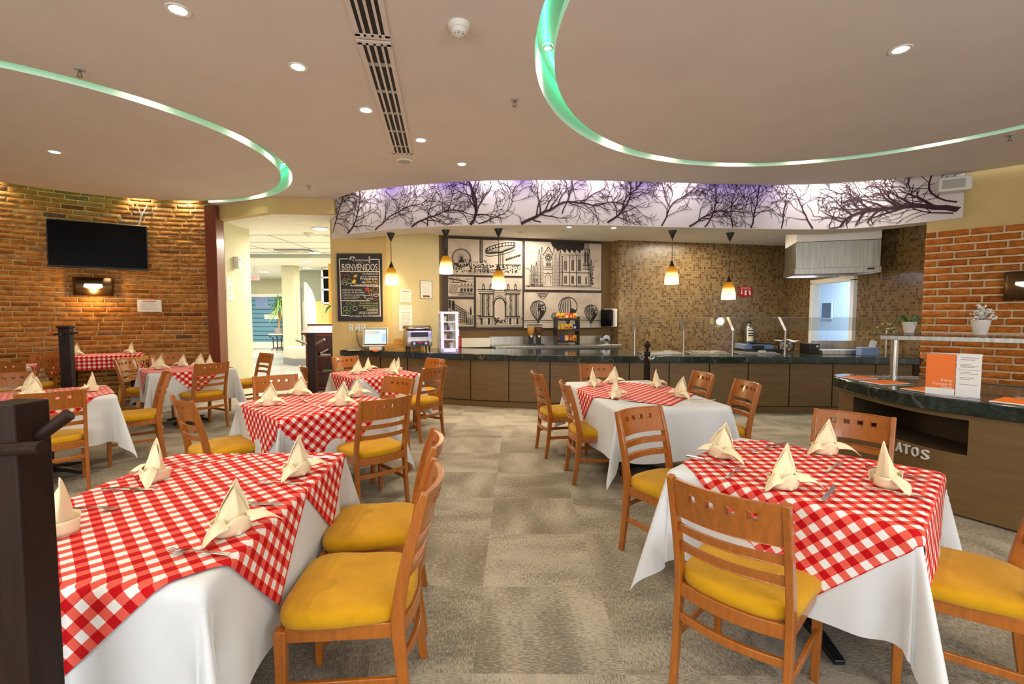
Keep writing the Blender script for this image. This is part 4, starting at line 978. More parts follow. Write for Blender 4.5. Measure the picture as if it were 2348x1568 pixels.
b = MB(); b.tube([(.15, -.06, .38), (.175, -.06, .38), (.175, -.06, .27), (.15, -.06, .27)], .007, 8); b.build('handle', 'white_plastic', t, smooth=True)
for zi, z in enumerate((.062, .219, .369, .519)):
    for xi, x in enumerate((-.06, .06)):
        o = MB().lathe([(.03, 0), (.042, .09), (.038, .09), (.026, .008)], 14).build('cup', ('pot_grey', 'paper')[(zi+xi) % 2], None, smooth=True)
        o.location = (-1.10+x*math.cos(Q(20)), 8.12+x*math.sin(Q(20)), ZI+z)
        tag(o, '%s cup on the %s shelf of the glazed case, %s side' % (('grey', 'white')[(zi+xi) % 2], ('lowest', 'second', 'third', 'highest')[zi], ('left', 'right')[xi]), 'cup', 'cups in the display case')

# back counter along the mural wall
EW = V((3.55, .85, 0)).normalized(); NW = V((EW.y, -EW.x, 0)); W0 = V((-1.43, 9.35, 0))
def onw(t, d, z): return W0+EW*t+NW*d+V((0, 0, z))
MWALL = Mx((EW, -NW, V((0, 0, 1)))).transposed().to_4x4(); MWALL.translation = W0
def wb(t0, t1, d0, d1, z0, z1): return MB().box(((t0+t1)/2, -(d0+d1)/2, (z0+z1)/2), (t1-t0, d1-d0, z1-z0), T=MWALL)
t = thing('steel_worktable', 'stainless steel work table along the mural wall', 'work table', (0, 0, 0))
wb(1.0, 3.62, .03, .62, .84, .90).build('table_top', 'steel', t, bevel=.005); wb(1.0, 3.62, .01, .03, .90, 1.06).build('backsplash', 'steel', t); wb(1.02, 3.60, .05, .58, .03, .84).build('cabinet', 'steel_dark', t)
wb(.42, .99, .02, .10, .86, 1.04).build('white_panel', 'white_plastic', None); tag(bpy.data.objects['white_panel'], 'low white panel beside the glazed display case', 'panel')
wb(.36, .405, .05, .12, .87, 1.05).build('red_carton', 'red_pack', None); tag(bpy.data.objects['red_carton'], 'small red and white carton right of the display case', 'carton')
t = thing('cereal_dispenser', 'twin cereal dispenser with flakes on the steel work table', 'dispenser', onw(1.85, .38, .901), math.atan2(EW.y, EW.x))
MB().box((0, 0, .012), (.33, .2, .024)).build('base', 'black', t, bevel=.003)
for s, m in ((-1, 'cereal'), (1, 'cereal_dark')):
    MB().box((s*.08, .04, .10), (.10, .07, .16)).build('column', 'black', t, bevel=.004)
    MB().lathe([(.035, .19), (.045, .20), (.07, .27), (.074, .36)], 18, (s*.08, .02, 0), sx=.96).build('cereal', m, t, smooth=True)
    MB().lathe([(.04, .188), (.05, .20), (.076, .27), (.080, .39)], 18, (s*.08, .02, 0), caps=False).build('jar', 'glass', t, smooth=True)
    MB().lathe([(.082, .39), (.082, .405), (.02, .412)], 18, (s*.08, .02, 0)).build('lid', 'black', t, smooth=True)
    MB().lathe([(.022, 0), (.022, .03)], 12, T=Mx.Translation((s*.08, -.0, .175)) @ Mx.Rotation(PI/2, 4, 'X')).build('knob', 'white_plastic', t)
SR = onw(2.52, .36, .901); SRz = math.atan2(EW.y, EW.x)
t = thing('snack_rack', 'black three-tier wire rack for snack packs on the steel table', 'rack', SR, SRz)
for s in (-1, 1): MB().box((s*.235, .0, .28), (.02, .22, .56)).build('side_frame', 'black', t)
for z in (.05, .28, .50): MB().box((0, 0, z), (.45, .22, .012)).build('tray', 'black', t); MB().box((0, -.115, z+.015), (.45, .008, .035)).build('tray_lip', 'black', t)
cols = (('yellow_pack', 'yellow_pack', 'orange', 'red_pack', 'yellow_pack'), ('yellow_pack', 'yellow_pack', 'yellow_pack', 'yellow_pack', 'blue_pack'), ('brown_pack', 'blue_pack', 'yellow_pack', 'red_pack', 'yellow_pack'))
cn = {'yellow_pack': 'yellow', 'orange': 'orange', 'red_pack': 'red', 'blue_pack': 'blue', 'brown_pack': 'dark brown'}
for k, z in enumerate((.512, .292, .062)):
    for i in range(5):
        x = -.176+.088*i; t2 = thing('snack_pack', '%s snack pack on the %s tier of the rack, %s from left' % (cn[cols[k][i]], ('top', 'middle', 'bottom')[k], ('first', 'second', 'third', 'fourth', 'fifth')[i]), 'snack pack', SR+EW*x+V((0, 0, z-.0)), SRz, 'snack packs on the wire rack')
        MB().rings([[(-.038*a, -.012*c_, zz), (.038*a, -.012*c_, zz), (.038*a, .012*c_, zz), (-.038*a, .012*c_, zz)] for a, c_, zz in ((1, .1, 0), (1, .8, .02), (.96, 1, .06), (1, .7, .105), (1, .1, .125))]).build('bag', cols[k][i], t2)
        MB().box((0, -.0135, .055), (.045, .002, .04)).build('print', ('red_pack', 'brown_pack', 'paper', 'yellow_pack')[(k*2+i) % 4], t2)
t = thing('napkin_dispenser', 'small chrome napkin dispenser at the right end of the steel table', 'dispenser', onw(3.42, .25, .901), SRz)
MB().lathe([(.09, -.06), (.09, .06)], 20, T=Mx.Translation((0, 0, .09)) @ Mx.Rotation(PI/2, 4, 'X'), sx=1).build('body', 'chrome', t, smooth=True, sharp=.5); MB().box((0, -.062, .08), (.07, .006, .04)).build('slot', 'black', t)
# paper towel dispenser on the tiled return
t = thing('towel_dispenser', 'black paper towel dispenser with pale side beside the tiles', 'dispenser', (2.06, 10.05, 1.25), Q(-40))
MB().box((0, -.10, .19), (.24, .14, .36)).build('front_cover', 'black_gloss', t, bevel=.03); MB().box((.03, .0, .19), (.28, .10, .38)).build('back_case', 'white_plastic', t, bevel=.015)

# sneeze guard
t = thing('sneeze_guard', 'glass sneeze guard on slim steel posts along the counter', 'sneeze guard', (0, 0, 0))
PS = [(2.03, 7.83), (2.83, 7.80), (3.62, 7.76), (4.46, 7.72), (5.62, 7.10)]
for x, y in PS[:4]:
    b = MB(); b.tube([(x, y, ZT2), (x, y, ZT2+.01)], .035, 14); b.tube([(x, y, ZT2), (x, y, 1.25)], .017, 12); b.bar((x, y-.005, 1.24), (x, y+.2, 1.46), .045, .018); b.build('post', 'steel', t, smooth=True, sharp=.6)
MB().tube([(PS[4][0], PS[4][1], ZT2), (PS[4][0], PS[4][1], 1.27)], .016, 12).build('post', 'steel', t, smooth=True)
for (x0, y0), (x1, y1) in zip(PS[:-1], PS[1:]):
    y1b = y1 if x1 < 5 else 7.66; x1 = min(x1, 5.95) if x1 < 5 else 5.95
    MB().add([(x0+.02, y0, 1.25), (x1-.02, y1b, 1.25), (x1-.02, y1b+.2, 1.46), (x0+.02, y0+.2, 1.46)], [(0, 1, 2, 3)]).build('pane', 'glass', t, solid=.008)
for i, (x, lb) in enumerate(((2.45, 'steel food well lid at the left end of the sneeze guard'), (3.22, 'steel food well lid in the middle under the sneeze guard'), (4.0, 'steel food well lid below the fire extinguisher'))):
    t = thing('food_well', lb, 'food well', (x, 7.83, ZI), Q(-3), 'food wells in the counter')
    MB().box((0, 0, .006), (.66, .46, .012)).build('rim', 'steel', t, bevel=.003); MB().box((.03, .04, .018), (.56, .36, .012)).build('lid', 'steel', t, bevel=.004)
    MB().box((.12, -.05, .034), (.12, .02, .02)).build('handle', 'white_plastic', t)
t = thing('griddle', 'stainless griddle with high back edge on the counter below the hood', 'griddle', (5.53, 7.74, ZI), Q(-4))
MB().box((0, -.05, .035), (1.15, .46, .07)).build('plate', 'steel', t, bevel=.004); MB().box((0, .17, .10), (1.0, .03, .20)).build('back_edge', 'steel', t, bevel=.003); MB().box((-.60, .05, .08), (.16, .3, .16)).build('control_box', 'black', t, bevel=.004)
MB().box((-.56, -.105, .12), (.03, .006, .03)).build('indicator', 'paper', t)
t = thing('pan_stack', 'dark trays and a blue lidded pan stacked beside the griddle', 'trays', (4.17, 8.02, ZI), Q(4))
MB().box((0, 0, .03), (.62, .36, .06)).build('tray', 'black', t, bevel=.006); MB().box((-.05, .02, .10), (.5, .3, .08)).build('pan', 'blue_box', t, bevel=.006); MB().box((0, .0, .155), (.5, .3, .02), T=Mx.Rotation(Q(4), 4, 'Y')).build('lid', 'black', t)
MB().lathe([(.09, 0), (.09, .05)], 18, (-.08, -.16, .07), sx=1.1, sy=.5).build('mitt', 'black_matte', t, smooth=True)
t = thing('egg_basket', 'round wire basket of eggs under a white cloth', 'basket', (4.66, 8.03, ZI+.02))
b = MB()
for z, r_ in ((.0, .10), (.06, .12), (.12, .135)): b.rings([[(r_*math.cos(2*PI*i/24)+q*math.cos(2*PI*i/24), r_*math.sin(2*PI*i/24)+q*math.sin(2*PI*i/24), z+w_) for i in range(24)] for q, w_ in ((0, 0), (.005, 0), (.005, .005), (0, .005), (0, 0))], caps=False)
for k in range(14): a = 2*PI*k/14; b.bar((.10*math.cos(a), .10*math.sin(a), 0), (.135*math.cos(a), .135*math.sin(a), .125), .005, .005)
b.build('wire', 'black', t)
b = MB(); b.grid(lambda i, j: ((i-.5)*.3, (j-.5)*.26, .175+.02*math.sin(i*7)*math.cos(j*5)), 10, 8); b.build('cloth', 'linen', t, smooth=True, solid=.004)
re_ = random.Random(2); k = 0
for lay, (zz, rr_) in enumerate(((.03, .06), (.08, .075), (.125, .07))):
    for i in range(5):
        a = 2*PI*i/5+lay*.6; o = MB().sphere((0, 0, 0), .026, 10, sz=1.2).build('egg', 'egg_white', None, smooth=True, sharp=0)
        o.location = (4.66+rr_*math.cos(a), 8.03+rr_*math.sin(a), ZI+.025+zz); tag(o, 'pale egg among those in the wire basket under the cloth', 'egg', 'eggs in the wire basket')
t = thing('card_holder', 'bluish steel box holding a tilted white card on the griddle end', 'card holder', (5.52, 7.33, ZI), Q(-6))
MB().box((0, 0, .065), (.25, .14, .13)).build('box', 'blue_box', t, bevel=.004); MB().box((.05, .03, .17), (.10, .004, .16), T=Mx.Rotation(Q(14), 4, 'Y')).build('card', 'paper', t)

# ------------------------------------------------------------------ extractor hood, extinguisher, sign
hd = V((1.19, -.40, 0)).normalized(); hb = V((-hd.y, hd.x, 0))
t = thing('extractor_hood', 'stainless extractor hood hanging over the griddle corner', 'hood', (4.88, 8.20, 0), math.atan2(hd.y, hd.x))
b = MB(); b.prism([(0, 0), (1.22, 0), (1.12, .34), (.9, .86), (0, .86)], 2.28, 2.74); b.build('canopy', 'steel_satin', t, bevel=.004)
MB().box((.61, -.012, 2.245), (1.24, .03, .10)).build('front_lip', 'steel_satin', t, bevel=.004)
MB().box((.0, .43, 2.245), (.03, .86, .10)).build('side_lip', 'steel', t)
MB().box((1.08, -.030, 2.262), (.10, .006, .03)).build('switch_plate', 'black', t)
b = MB(); b.prism([(0, -.005), (1.22, -.005), (1.12, .34), (.9, .86), (0, .86)], 2.745, 3.05); b.build('soffit_box', 'kitchen_white', t)
b = MB(); b.prism([(.02, .01), (1.18, .01), (1.10, .33), (.88, .84), (.02, .84)], 2.262, 2.278); b.build('filter', 'black', t)  # black sheet stands in for the shade inside the hollow canopy
MB().box((.45, .86, 2.235), (.92, .03, .08)).build('back_lip', 'steel', t)
MB().bar((1.21, .0, 2.24), (.90, .86, 2.24), .03, .09).build('end_lip', 'steel', t)
WT0 = V((2.25, 10.0, 0)); WTe = V((4.05, .85, 0)).normalized(); WTn = V((WTe.y, -WTe.x, 0))
def ont(u, d, z): return WT0+WTe*u+WTn*d+V((0, 0, z))
t = thing('fire_extinguisher', 'silver fire extinguisher with label hanging on the mosaic wall', 'fire extinguisher', ont(3.04, .14, .84), math.atan2(WTe.y, WTe.x))
MB().lathe([(.02, 0), (.085, .005), (.092, .03), (.092, .36), (.075, .41), (.035, .445), (.028, .47)], 24).build('cylinder', 'chrome', t, smooth=True)
b = MB(); b.rings([[(.0935*math.cos(a), .0935*math.sin(a), z) for a in [PI*1.15+PI*.7*i/10 for i in range(11)]] for z in (.04, .35)], closed=False, caps=False); b.build('label_sticker', 'paper', t, smooth=True)
b = MB()
for z, m in ((.30, 0), (.24, 0), (.19, 0), (.14, 1), (.07, 2)): b.rings([[(.0942*math.cos(a), .0942*math.sin(a), z+q) for a in [PI*1.25+PI*.5*i/8 for i in range(9)]] for q in (0, .03)], m, closed=False, caps=False)
b.build('label_print', ['ink', 'chalk_yellow', 'blue_box'], t)
b = MB(); b.box((0, 0, .49), (.05, .04, .05)); b.bar((0, -.01, .52), (-.02, -.11, .55), .02, .012); b.bar((0, -.01, .50), (-.02, -.12, .49), .02, .012); b.build('valve', 'black', t)
b = MB(); b.tube([(-.02, 0, .50), (-.10, .02, .50), (-.14, .03, .42), (-.145, .03, .25), (-.13, .02, .10)], .014, 8); b.build('hose', 'black', t, smooth=True)
t = thing('extinguisher_sign', 'small red EXTINTOR sign on the mosaic wall by the last pendant lamp', 'sign', ont(2.86, .012, 1.91), math.atan2(WTe.y, WTe.x))
plt = MB().box((.165, 0, .11), (.33, .012, .22)).build('plate', 'sign_red', t)
pl = Plane((0, -.007, 0), (1, 0, 0), (0, 0, 1), (0, -1, 0)); b = MB(); b.text('EXTINTOR', (.165, .165), .034, pl, .001, 0, width=.25, align='c')
b.poly([(.055, .145), (.075, .145), (.075, .08), (.092, .08), (.065, .045), (.038, .08), (.055, .08)], pl, .001)
b.poly([(.14, .03), (.185, .03), (.185, .11), (.175, .125), (.195, .14), (.15, .145), (.14, .11)], pl, .001); b.poly([(.25, .04), (.29, .03), (.29, .11), (.25, .145), (.225, .12), (.25, .11)], pl, .001); b.build('lettering', 'paper', plt)

# ------------------------------------------------------------------ mural panels on the brown wall
PWz = lambda t0, z0: Plane(onw(t0, .028, z0), EW, (0, 0, 1), NW)
wb(.06, 3.44, .0, .012, 1.20, 3.045).build('mural_frame', 'frame_brown', None)
tag(bpy.data.objects['mural_frame'], 'dark brown backing board behind the six sketch panels', 'frame')
def panel(t0, t1, z0, z1, label):
    o = thing('sketch_panel', label, 'picture', (0, 0, 0), 0, 'black and white sketch panels over the worktable'); c = wb(t0, t1, .0125, .026, z0, z1).build('canvas', 'canvas', o); return c, PWz(t0, z0), t1-t0, z1-z0
rp = random.Random(21)
def blobs(b, pl, x0, x1, y0, y1, n, s):
    for _ in range(n):
        x, y = rp.uniform(x0, x1), rp.uniform(y0, y1); k = rp.uniform(.4, 1)*s
        b.poly([(x+k*math.cos(a+rp.uniform(-.3, .3))*rp.uniform(.5, 1), y+k*math.sin(a)*rp.uniform(.5, 1)) for a in [2*PI*i/6 for i in range(6)]], pl, .002)
# funfair
o, pl, W, Hh = panel(.176, 1.681, 2.295, 2.995, 'sketch of a funfair wheel and tilted swing ride, top left panel'); b = MB()
cx, cy, r = .26, .33, .185
b.ell((cx, cy), r, r*.95, .014, pl, n=28); b.ell((cx, cy), r*.9, r*.85, .006, pl, n=28)
for k in range(22): a = 2*PI*k/22; b.ribbon([(cx, cy), (cx+r*math.cos(a), cy+r*.95*math.sin(a))], .004, pl)
b.poly([(cx-.07, .24), (cx+.07, .24), (cx, .35)], pl, .003)
for x in (.635, .675): b.ribbon([(x, .25), (x, .70)], .02, pl)
for k in range(14): b.ribbon([(.64, .27+.03*k), (.67, .285+.03*k)], .006, pl)
sw = [(1.05+.30*math.cos(a), .52+.055*math.sin(a)+.20*.30*math.cos(a)*1.2) for a in [2*PI*i/26 for i in range(26)]]
b.ribbon(sw, .018, pl, closed=True); b.ribbon([(x, y+.06) for x, y in sw[:14]], .016, pl); b.ribbon([(x, y-.05) for x, y in sw[13:]], .014, pl)
for k in range(0, 14): x, y = sw[k]; b.ribbon([(x, y), (x, y+.06)], .016, pl); b.ribbon([(x, y), (1.06, .45)], .008, pl)
for k in range(13, 26): b.ribbon([sw[k], (1.06, .45)], .010, pl)
for x in (1.02, 1.05, 1.09, 1.12): b.ribbon([(x, .2), (x, .46)], .010, pl)
for k in range(9): x = 1.15+.035*k; y0 = .5+.012*k-.03; b.ribbon([(x-.04, y0), (x+.02, y0-.13-.01*k)], .004, pl); b.poly([(x, y0-.15), (x+.025, y0-.12), (x+.04, y0-.16), (x+.015, y0-.18)], pl)
blobs(b, pl, .06, 1.46, .05, .22, 260, .022); blobs(b, pl, .3, .8, .16, .30, 60, .02)
for k in range(16): x = 1.16+.02*k; b.poly([(x, .215), (x+.016, .215), (x+.008, .185)], pl)
b.ribbon([(.95, .22), (1.47, .225)], .008, pl); b.ribbon([(.55, .10), (1.05, .12)], .006, pl)
for k in range(26): x = .42+.024*k; b.ribbon([(x, .02), (x, .10)], .006, pl)
b.build('drawing', 'ink', o)
# arcade courtyard
o, pl, W, Hh = panel(.170, .680, 1.866, 2.255, 'sketch of an arcade courtyard under a tree, middle left panel'); b = MB()
b.ribbon([(.0, .36), (.15, .33), (.28, .31), (.36, .30)], .022, pl); b.ribbon([(.05, .28), (.22, .27), (.30, .31)], .012, pl); b.ribbon([(.35, .34), (.5, .355)], .008, pl)
for k in range(4): x = .27+.065*k; b.ell((x, .135), .022, .032, .010, pl, t0=0, t1=PI, n=10); b.ribbon([(x-.024, .09), (x-.024, .14)], .008, pl); b.poly([(x-.018, .095), (x+.018, .095), (x+.018, .135), (x, .16), (x-.018, .135)], pl); b.poly([(x-.01, .22), (x+.012, .22), (x+.012, .26), (x-.01, .26)], pl)
for y in (.19, .205, .08, .04, .02, .285): b.ribbon([(.2, y), (.5, y+.006)], .007, pl)
for k in range(8): b.ribbon([(.02+.02*k, .07+.012*(k % 3)), (.04+.022*k, .24-.01*(k % 2))], .006, pl)
b.ribbon([(.02, .09), (.10, .06), (.25, .075), (.5, .05)], .01, pl); blobs(b, pl, .0, .25, .28, .38, 40, .012); blobs(b, pl, .2, .5, .02, .08, 30, .01); b.build('drawing', 'ink', o)
# street
o, pl, W, Hh = panel(.168, .679, 1.273, 1.808, 'sketch of a street of old facades, bottom left panel'); b = MB()
for k in range(7): y = .52-.07*k; b.ribbon([(.0, y), (.36, .30-.035*k)], .012-.001*k, pl); b.ribbon([(.0, y-.02), (.36, .29-.035*k)], .005, pl)
for i in range(9):
    x = .03+.04*i
    for k in range(6): y = (.50-.07*k)+((.28-.035*k)-(.50-.07*k))*x/.36; b.poly([(x, y-.01), (x+.018, y-.022), (x+.018, y-.055+.02*x), (x, y-.048)], pl)
for x, h in ((.36, .29), (.40, .26), (.44, .24), (.49, .2)): b.ribbon([(x, .02), (x, h)], .007, pl)
b.ribbon([(.36, .29), (.44, .24), (.51, .19)], .01, pl); b.poly([(.43, .24), (.47, .24), (.465, .34), (.455, .38), (.45, .42), (.445, .38), (.435, .34)], pl)
b.poly([(.01, .36), (.05, .35), (.05, .52), (.01, .53)], pl); b.poly([(.075, .33), (.13, .30), (.13, .5), (.075, .52)], pl)
for k in range(12): b.ribbon([(.37+.011*k, .03), (.37+.011*k, .17)], .004, pl)
blobs(b, pl, .2, .5, .02, .12, 50, .010); b.build('drawing', 'ink', o)
# triumphal arch (a plain generic one)
o, pl, W, Hh = panel(.726, 1.683, 1.249, 2.249, 'sketch of a stone gateway arch, lower middle panel'); b = MB()
for s in (-1, 1):
    X = lambda x: .48+s*x
    for x, w in ((.13, .012), (.20, .010), (.235, .024), (.275, .010), (.315, .010), (.345, .03), (.385, .012)): b.ribbon([(X(x), .22), (X(x), .66)], w, pl)
    for y, x0, x1, w in ((.68, .12, .42, .02), (.72, .10, .43, .010), (.755, .10, .45, .016), (.22, .12, .42, .018), (.19, .12, .42, .008), (.66, .1, .40, .008)): b.ribbon([(X(x0), y), (X(x1), y)], w, pl)
    for x in (.22, .37): b.poly([(X(x-.02), .06), (X(x+.02), .06), (X(x+.02), .19), (X(x-.02), .19)], pl)
    for x in (.16, .30): b.ribbon([(X(x), .06), (X(x), .20)], .006, pl)
    for x in (.18, .33): b.ell((X(x), .80), .022, .04, .012, pl, n=10); b.ell((X(x), .855), .016, .018, .012, pl, n=10); b.ribbon([(X(x-.03), .765), (X(x+.03), .765)], .012, pl)
    for k in range(10): b.ribbon([(X(.21+.012*(k % 4)), .25+.04*k), (X(.22+.012*(k % 4)), .28+.04*k)], .008, pl)
b.ell((.48, .46), .115, .135, .022, pl, t0=0, t1=PI, n=18); b.ell((.48, .46), .15, .175, .010, pl, t0=0, t1=PI, n=18)
for x in (.365, .595): b.ribbon([(x, .06), (x, .46)], .014, pl)
for x in (.33, .63): b.ribbon([(x, .06), (x, .46)], .007, pl)
b.ribbon([(.33, .70), (.63, .70)], .008, pl); b.ribbon([(.33, .745), (.63, .745)], .010, pl); b.ribbon([(.36, .655), (.6, .655)], .006, pl)
blobs(b, pl, .37, .59, .06, .15, 40, .02); blobs(b, pl, .37, .47, .1, .2, 22, .02); b.ribbon([(.0, .045), (.95, .03)], .006, pl); b.ribbon([(.0, .015), (.95, .012)], .008, pl)
blobs(b, pl, .0, .1, .06, .25, 30, .015); blobs(b, pl, .88, .95, .06, .2, 20, .012); b.build('drawing', 'ink', o)
# cathedral (a plain generic one) under a dark sky
o, pl, W, Hh = panel(1.736, 3.413, 2.02, 3.00, 'sketch of a gothic church under dark sky, large top right panel'); b = MB()
sky = [(.55, .98), (.58, .90), (.66, .84), (.70, .80), (.74, .82)]
for k in range(9): sky += [(.78+.055*k, .84-.05*(k % 2)), (.805+.055*k, .76+.06*((k+1) % 2))]
sky += [(1.27, .86), (1.30, .98)]
b.poly(sky, pl, .002)
def spire(x, w, y0, y1, tip):
    b.ribbon([(x-w, y0), (x-w, y1), (x, tip), (x+w, y1), (x+w, y0)], .008, pl); b.ribbon([(x, y0), (x, tip-.03)], .005, pl)
    for k in range(int((y1-y0)/.07)): b.ribbon([(x-w, y0+.07*k), (x+w, y0+.07*k)], .005, pl)
for x, w, y1, tp in ((.30, .022, .70, .84), (.36, .024, .74, .88), (.62, .026, .74, .90), (.70, .03, .76, .93), (.76, .02, .70, .84), (1.40, .022, .7, .86), (1.45, .02, .5, .66), (.14, .014, .42, .52), (.19, .014, .42, .50), (.24, .016, .46, .58)): spire(x, w, .08, y1, tp)
b.ribbon([(.38, .70), (.50, .88), (.60, .72)], .016, pl); b.ribbon([(.41, .70), (.50, .82), (.58, .70)], .006, pl)
b.ell((.50, .66), .065, .075, .014, pl, n=20); b.ell((.50, .66), .035, .04, .014, pl, n=14)
for k in range(12): a = 2*PI*k/12; b.ribbon([(.5+.02*math.cos(a), .66+.02*math.sin(a)), (.5+.06*math.cos(a), .66+.07*math.sin(a))], .008, pl)
for x in (.45, .48, .51, .54): b.poly([(x, .48), (x+.018, .48), (x+.018, .56), (x, .56)], pl)
for y in (.46, .42, .34): b.ribbon([(.38, y), (.60, y)], .008, pl)
b.ribbon([(.43, .10), (.43, .26), (.49, .36), (.55, .26), (.55, .10)], .007, pl); blobs(b, pl, .40, .58, .12, .34, 40, .008)
for k in range(3):
    x0 = .84+.155*k
    b.ribbon([(x0-.03, .08), (x0-.03, .70+.02*k)], .014, pl)
    for q in range(3): x = x0+.025*q; b.poly([(x, .40), (x+.015, .40), (x+.015, .60+.015*k), (x+.007, .62+.015*k), (x, .60+.015*k)], pl); b.poly([(x, .13), (x+.016, .13), (x+.016, .28), (x+.008, .31), (x, .28)], pl)
    b.ell((x0+.035, .655+.015*k), .022, .026, .007, pl, n=12)
for y, w in ((.375, .012), (.355, .006), (.70, .008), (.735, .006), (.10, .008), (.08, .01)): b.ribbon([(.78, y), (1.42, y+.03*(y > .6))], w, pl)
for x in (1.285, 1.32, 1.355, 1.39): b.ribbon([(x, .45), (x, .98)], .010, pl)
for x in (1.30, 1.345): b.poly([(x, .58), (x+.02, .58), (x+.02, .78), (x+.01, .82), (x, .78)], pl)
for y in (.44, .52, .55, .86): b.ribbon([(1.26, y), (1.42, y)], .012, pl)
b.poly([(1.32, .12), (1.345, .12), (1.345, .26), (1.332, .30), (1.32, .26)], pl)
blobs(b, pl, 1.42, 1.50, .12, .55, 60, .018); blobs(b, pl, .02, .4, .06, .11, 60, .014); b.ribbon([(.0, .07), (1.65, .05)], .006, pl)
for k in range(6): b.poly([(.15+.024*k, .16), (.16+.024*k, .16), (.16+.024*k, .22), (.15+.024*k, .22)], pl)
b.ribbon([(.1, .1), (.1, .28), (.28, .32)], .006, pl); b.ribbon([(.0, .44), (.08, .42), (.12, .36)], .008, pl); b.ribbon([(1.5, .58), (1.6, .64)], .006, pl); b.build('drawing', 'ink', o)
# balloons
o, pl, W, Hh = panel(1.719, 3.422, 1.23, 1.965, 'sketch of five hot air balloons over a plain, bottom right panel'); b = MB()
def balloon(cx, cy, r, tip, st):
    def edge(k, a): return (cx+k*r*math.sin(a)*(1 if a < 1.9 else max(.08, (PI-a)/(PI-1.9))**.8*.95/math.sin(1.9)*math.sin(1.9)/max(.2, math.sin(a)) if False else 1), cy+r*math.cos(a))
    prof = [(0, r), (.55, .86*r), (.85, .55*r), (1, .1*r), (.93, -.35*r), (.66, -.85*r), (.34, -1.25*r), (.10, tip)]
    def mer(k): return [(cx+k*r*p, cy+q) for p, q in prof]
    b.ribbon(mer(-1), .014, pl); b.ribbon(mer(1), .016, pl)
    for k in (-.8, -.55, -.3, 0, .3): b.ribbon(mer(k), [.004, .012, .016, .020, .016, .012, .008, .005], pl)
    b.poly([(cx+.34*r, cy-.1*r)]+[(cx+r*p, cy+q) for p, q in prof[4:]]+[(cx-.05*r, cy+tip)], pl, .0024)
    if st:
        for q in (.3, 0, -.3): b.ribbon([(cx-.1*r, cy+q*r), (cx+.9*r, cy+q*r+.02)], .012, pl)
        blobs(b, pl, cx, cx+.75*r, cy-.4*r, cy+.55*r, 26, .022)
    b.ribbon([(cx-.02, cy+tip-.02), (cx+.02, cy+tip-.02)], .024, pl)
balloon(.30, .40, .165, -.255, True); balloon(.95, .44, .205, -.33, False); balloon(1.47, .34, .145, -.21, True)
b.ribbon([(.27, .73), (.36, .62), (.40, .60), (.44, .62), (.52, .73)], .012, pl)
for y in (.71, .68, .65): b.ribbon([(.30+.4*(.73-y), y), (.49-.4*(.73-y), y)], .014, pl)
b.ell((.66, .24), .07, .075, .010, pl, n=16)
for k in range(4): b.ribbon([(.61+.03*k, .19), (.61+.03*k, .30)], .010, pl)
b.ribbon([(.0, .155), (.3, .16), (.7, .15), (1.0, .165), (1.7, .15)], .010, pl); b.ribbon([(.95, .17), (1.2, .24), (1.4, .20), (1.7, .26)], .006, pl); b.ribbon([(.0, .12), (1.7, .115)], .005, pl)
blobs(b, pl, 1.0, 1.68, .13, .20, 90, .010); blobs(b, pl, .02, .6, .15, .18, 40, .009)
for x in (.30, 1.47): b.ribbon([(x, .12), (x, .0)], .008, pl)
b.build('drawing', 'ink', o)

# ------------------------------------------------------------------ menu board and notices
t = thing('menu_board', 'tall black chalk style welcome board BIENVENIDOS beside the lobby opening', 'sign', (-3.135, 8.535, 1.385))
pnl = MB().box((.405, 0, .605), (.81, .022, 1.21)).build('panel', 'board_black', t, bevel=.003)
def bu(px, py): return ((px-120)/950*.81, (1495-py)/1440*1.21)
pl = Plane((0, -.0115, 0), (1, 0, 0), (0, 0, 1), (0, -1, 0)); b = MB(); BM = ['chalk_white', 'chalk_yellow', 'chalk_green', 'chalk_red', 'chalk_orange', 'chalk_lime', 'grey_plastic']
b.ribbon([bu(*p) for p in ((360, 168), (180, 168), (200, 1370), (370, 1370))], .015, pl); b.ribbon([bu(*p) for p in ((840, 178), (1012, 182), (1020, 1380), (860, 1380))], .015, pl)
for x0, y0, x1, y1 in ((190, 433, 1012, 440), (405, 738, 1015, 745), (205, 1052, 800, 1058)): b.ribbon([bu(x0, y0), bu(x1, y1)], .014, pl)
def btx(s, px, py, h, w, al='r', m=0): b.text(s, bu(px, py), h/1440*1.21, pl, .001, m, width=w/950*.81, align=al)
btx('il Solarium', 455, 218, 50, 335, 'l'); btx('Restaurante', 565, 258, 18, 110, 'l'); btx('BIENVENIDOS', 230, 412, 140, 745, 'l')
b.poly([bu(*p) for p in ((795, 112), (828, 112), (828, 262), (795, 262))], pl, .0015, 6)
for k in range(11):
    a = PI*.15+PI*1.0*k/10; c = bu(455, 165); b.ribbon([(c[0]+.022*math.cos(a), c[1]+.022*math.sin(a)), (c[0]+.058*math.cos(a), c[1]+.045*math.sin(a))], [.012, .003], pl)
b.ell(bu(455, 165), .022, .022, .006, pl, n=12, t0=0, t1=PI*1.3)
btx('Comienza tu día', 980, 500, 38, 320); btx('con un vigorizante', 980, 553, 34, 365); btx('Preparado', 980, 612, 52, 370); btx('de', 725, 680, 46, 85); btx('FRUTAS', 980, 682, 52, 230, 'r', 1); btx('para que te llenes de energía', 978, 722, 28, 470)
btx('Disfruta de nuestra', 230, 838, 36, 410, 'l'); btx('selección de Pan dulce', 230, 893, 36, 460, 'l'); btx('y alimentos preparados', 230, 945, 36, 470, 'l'); btx('• CONTAMOS TAMBIÉN CON', 230, 988, 22, 365, 'l'); btx('SERVICIO A LA CARTA', 248, 1020, 22, 295, 'l')
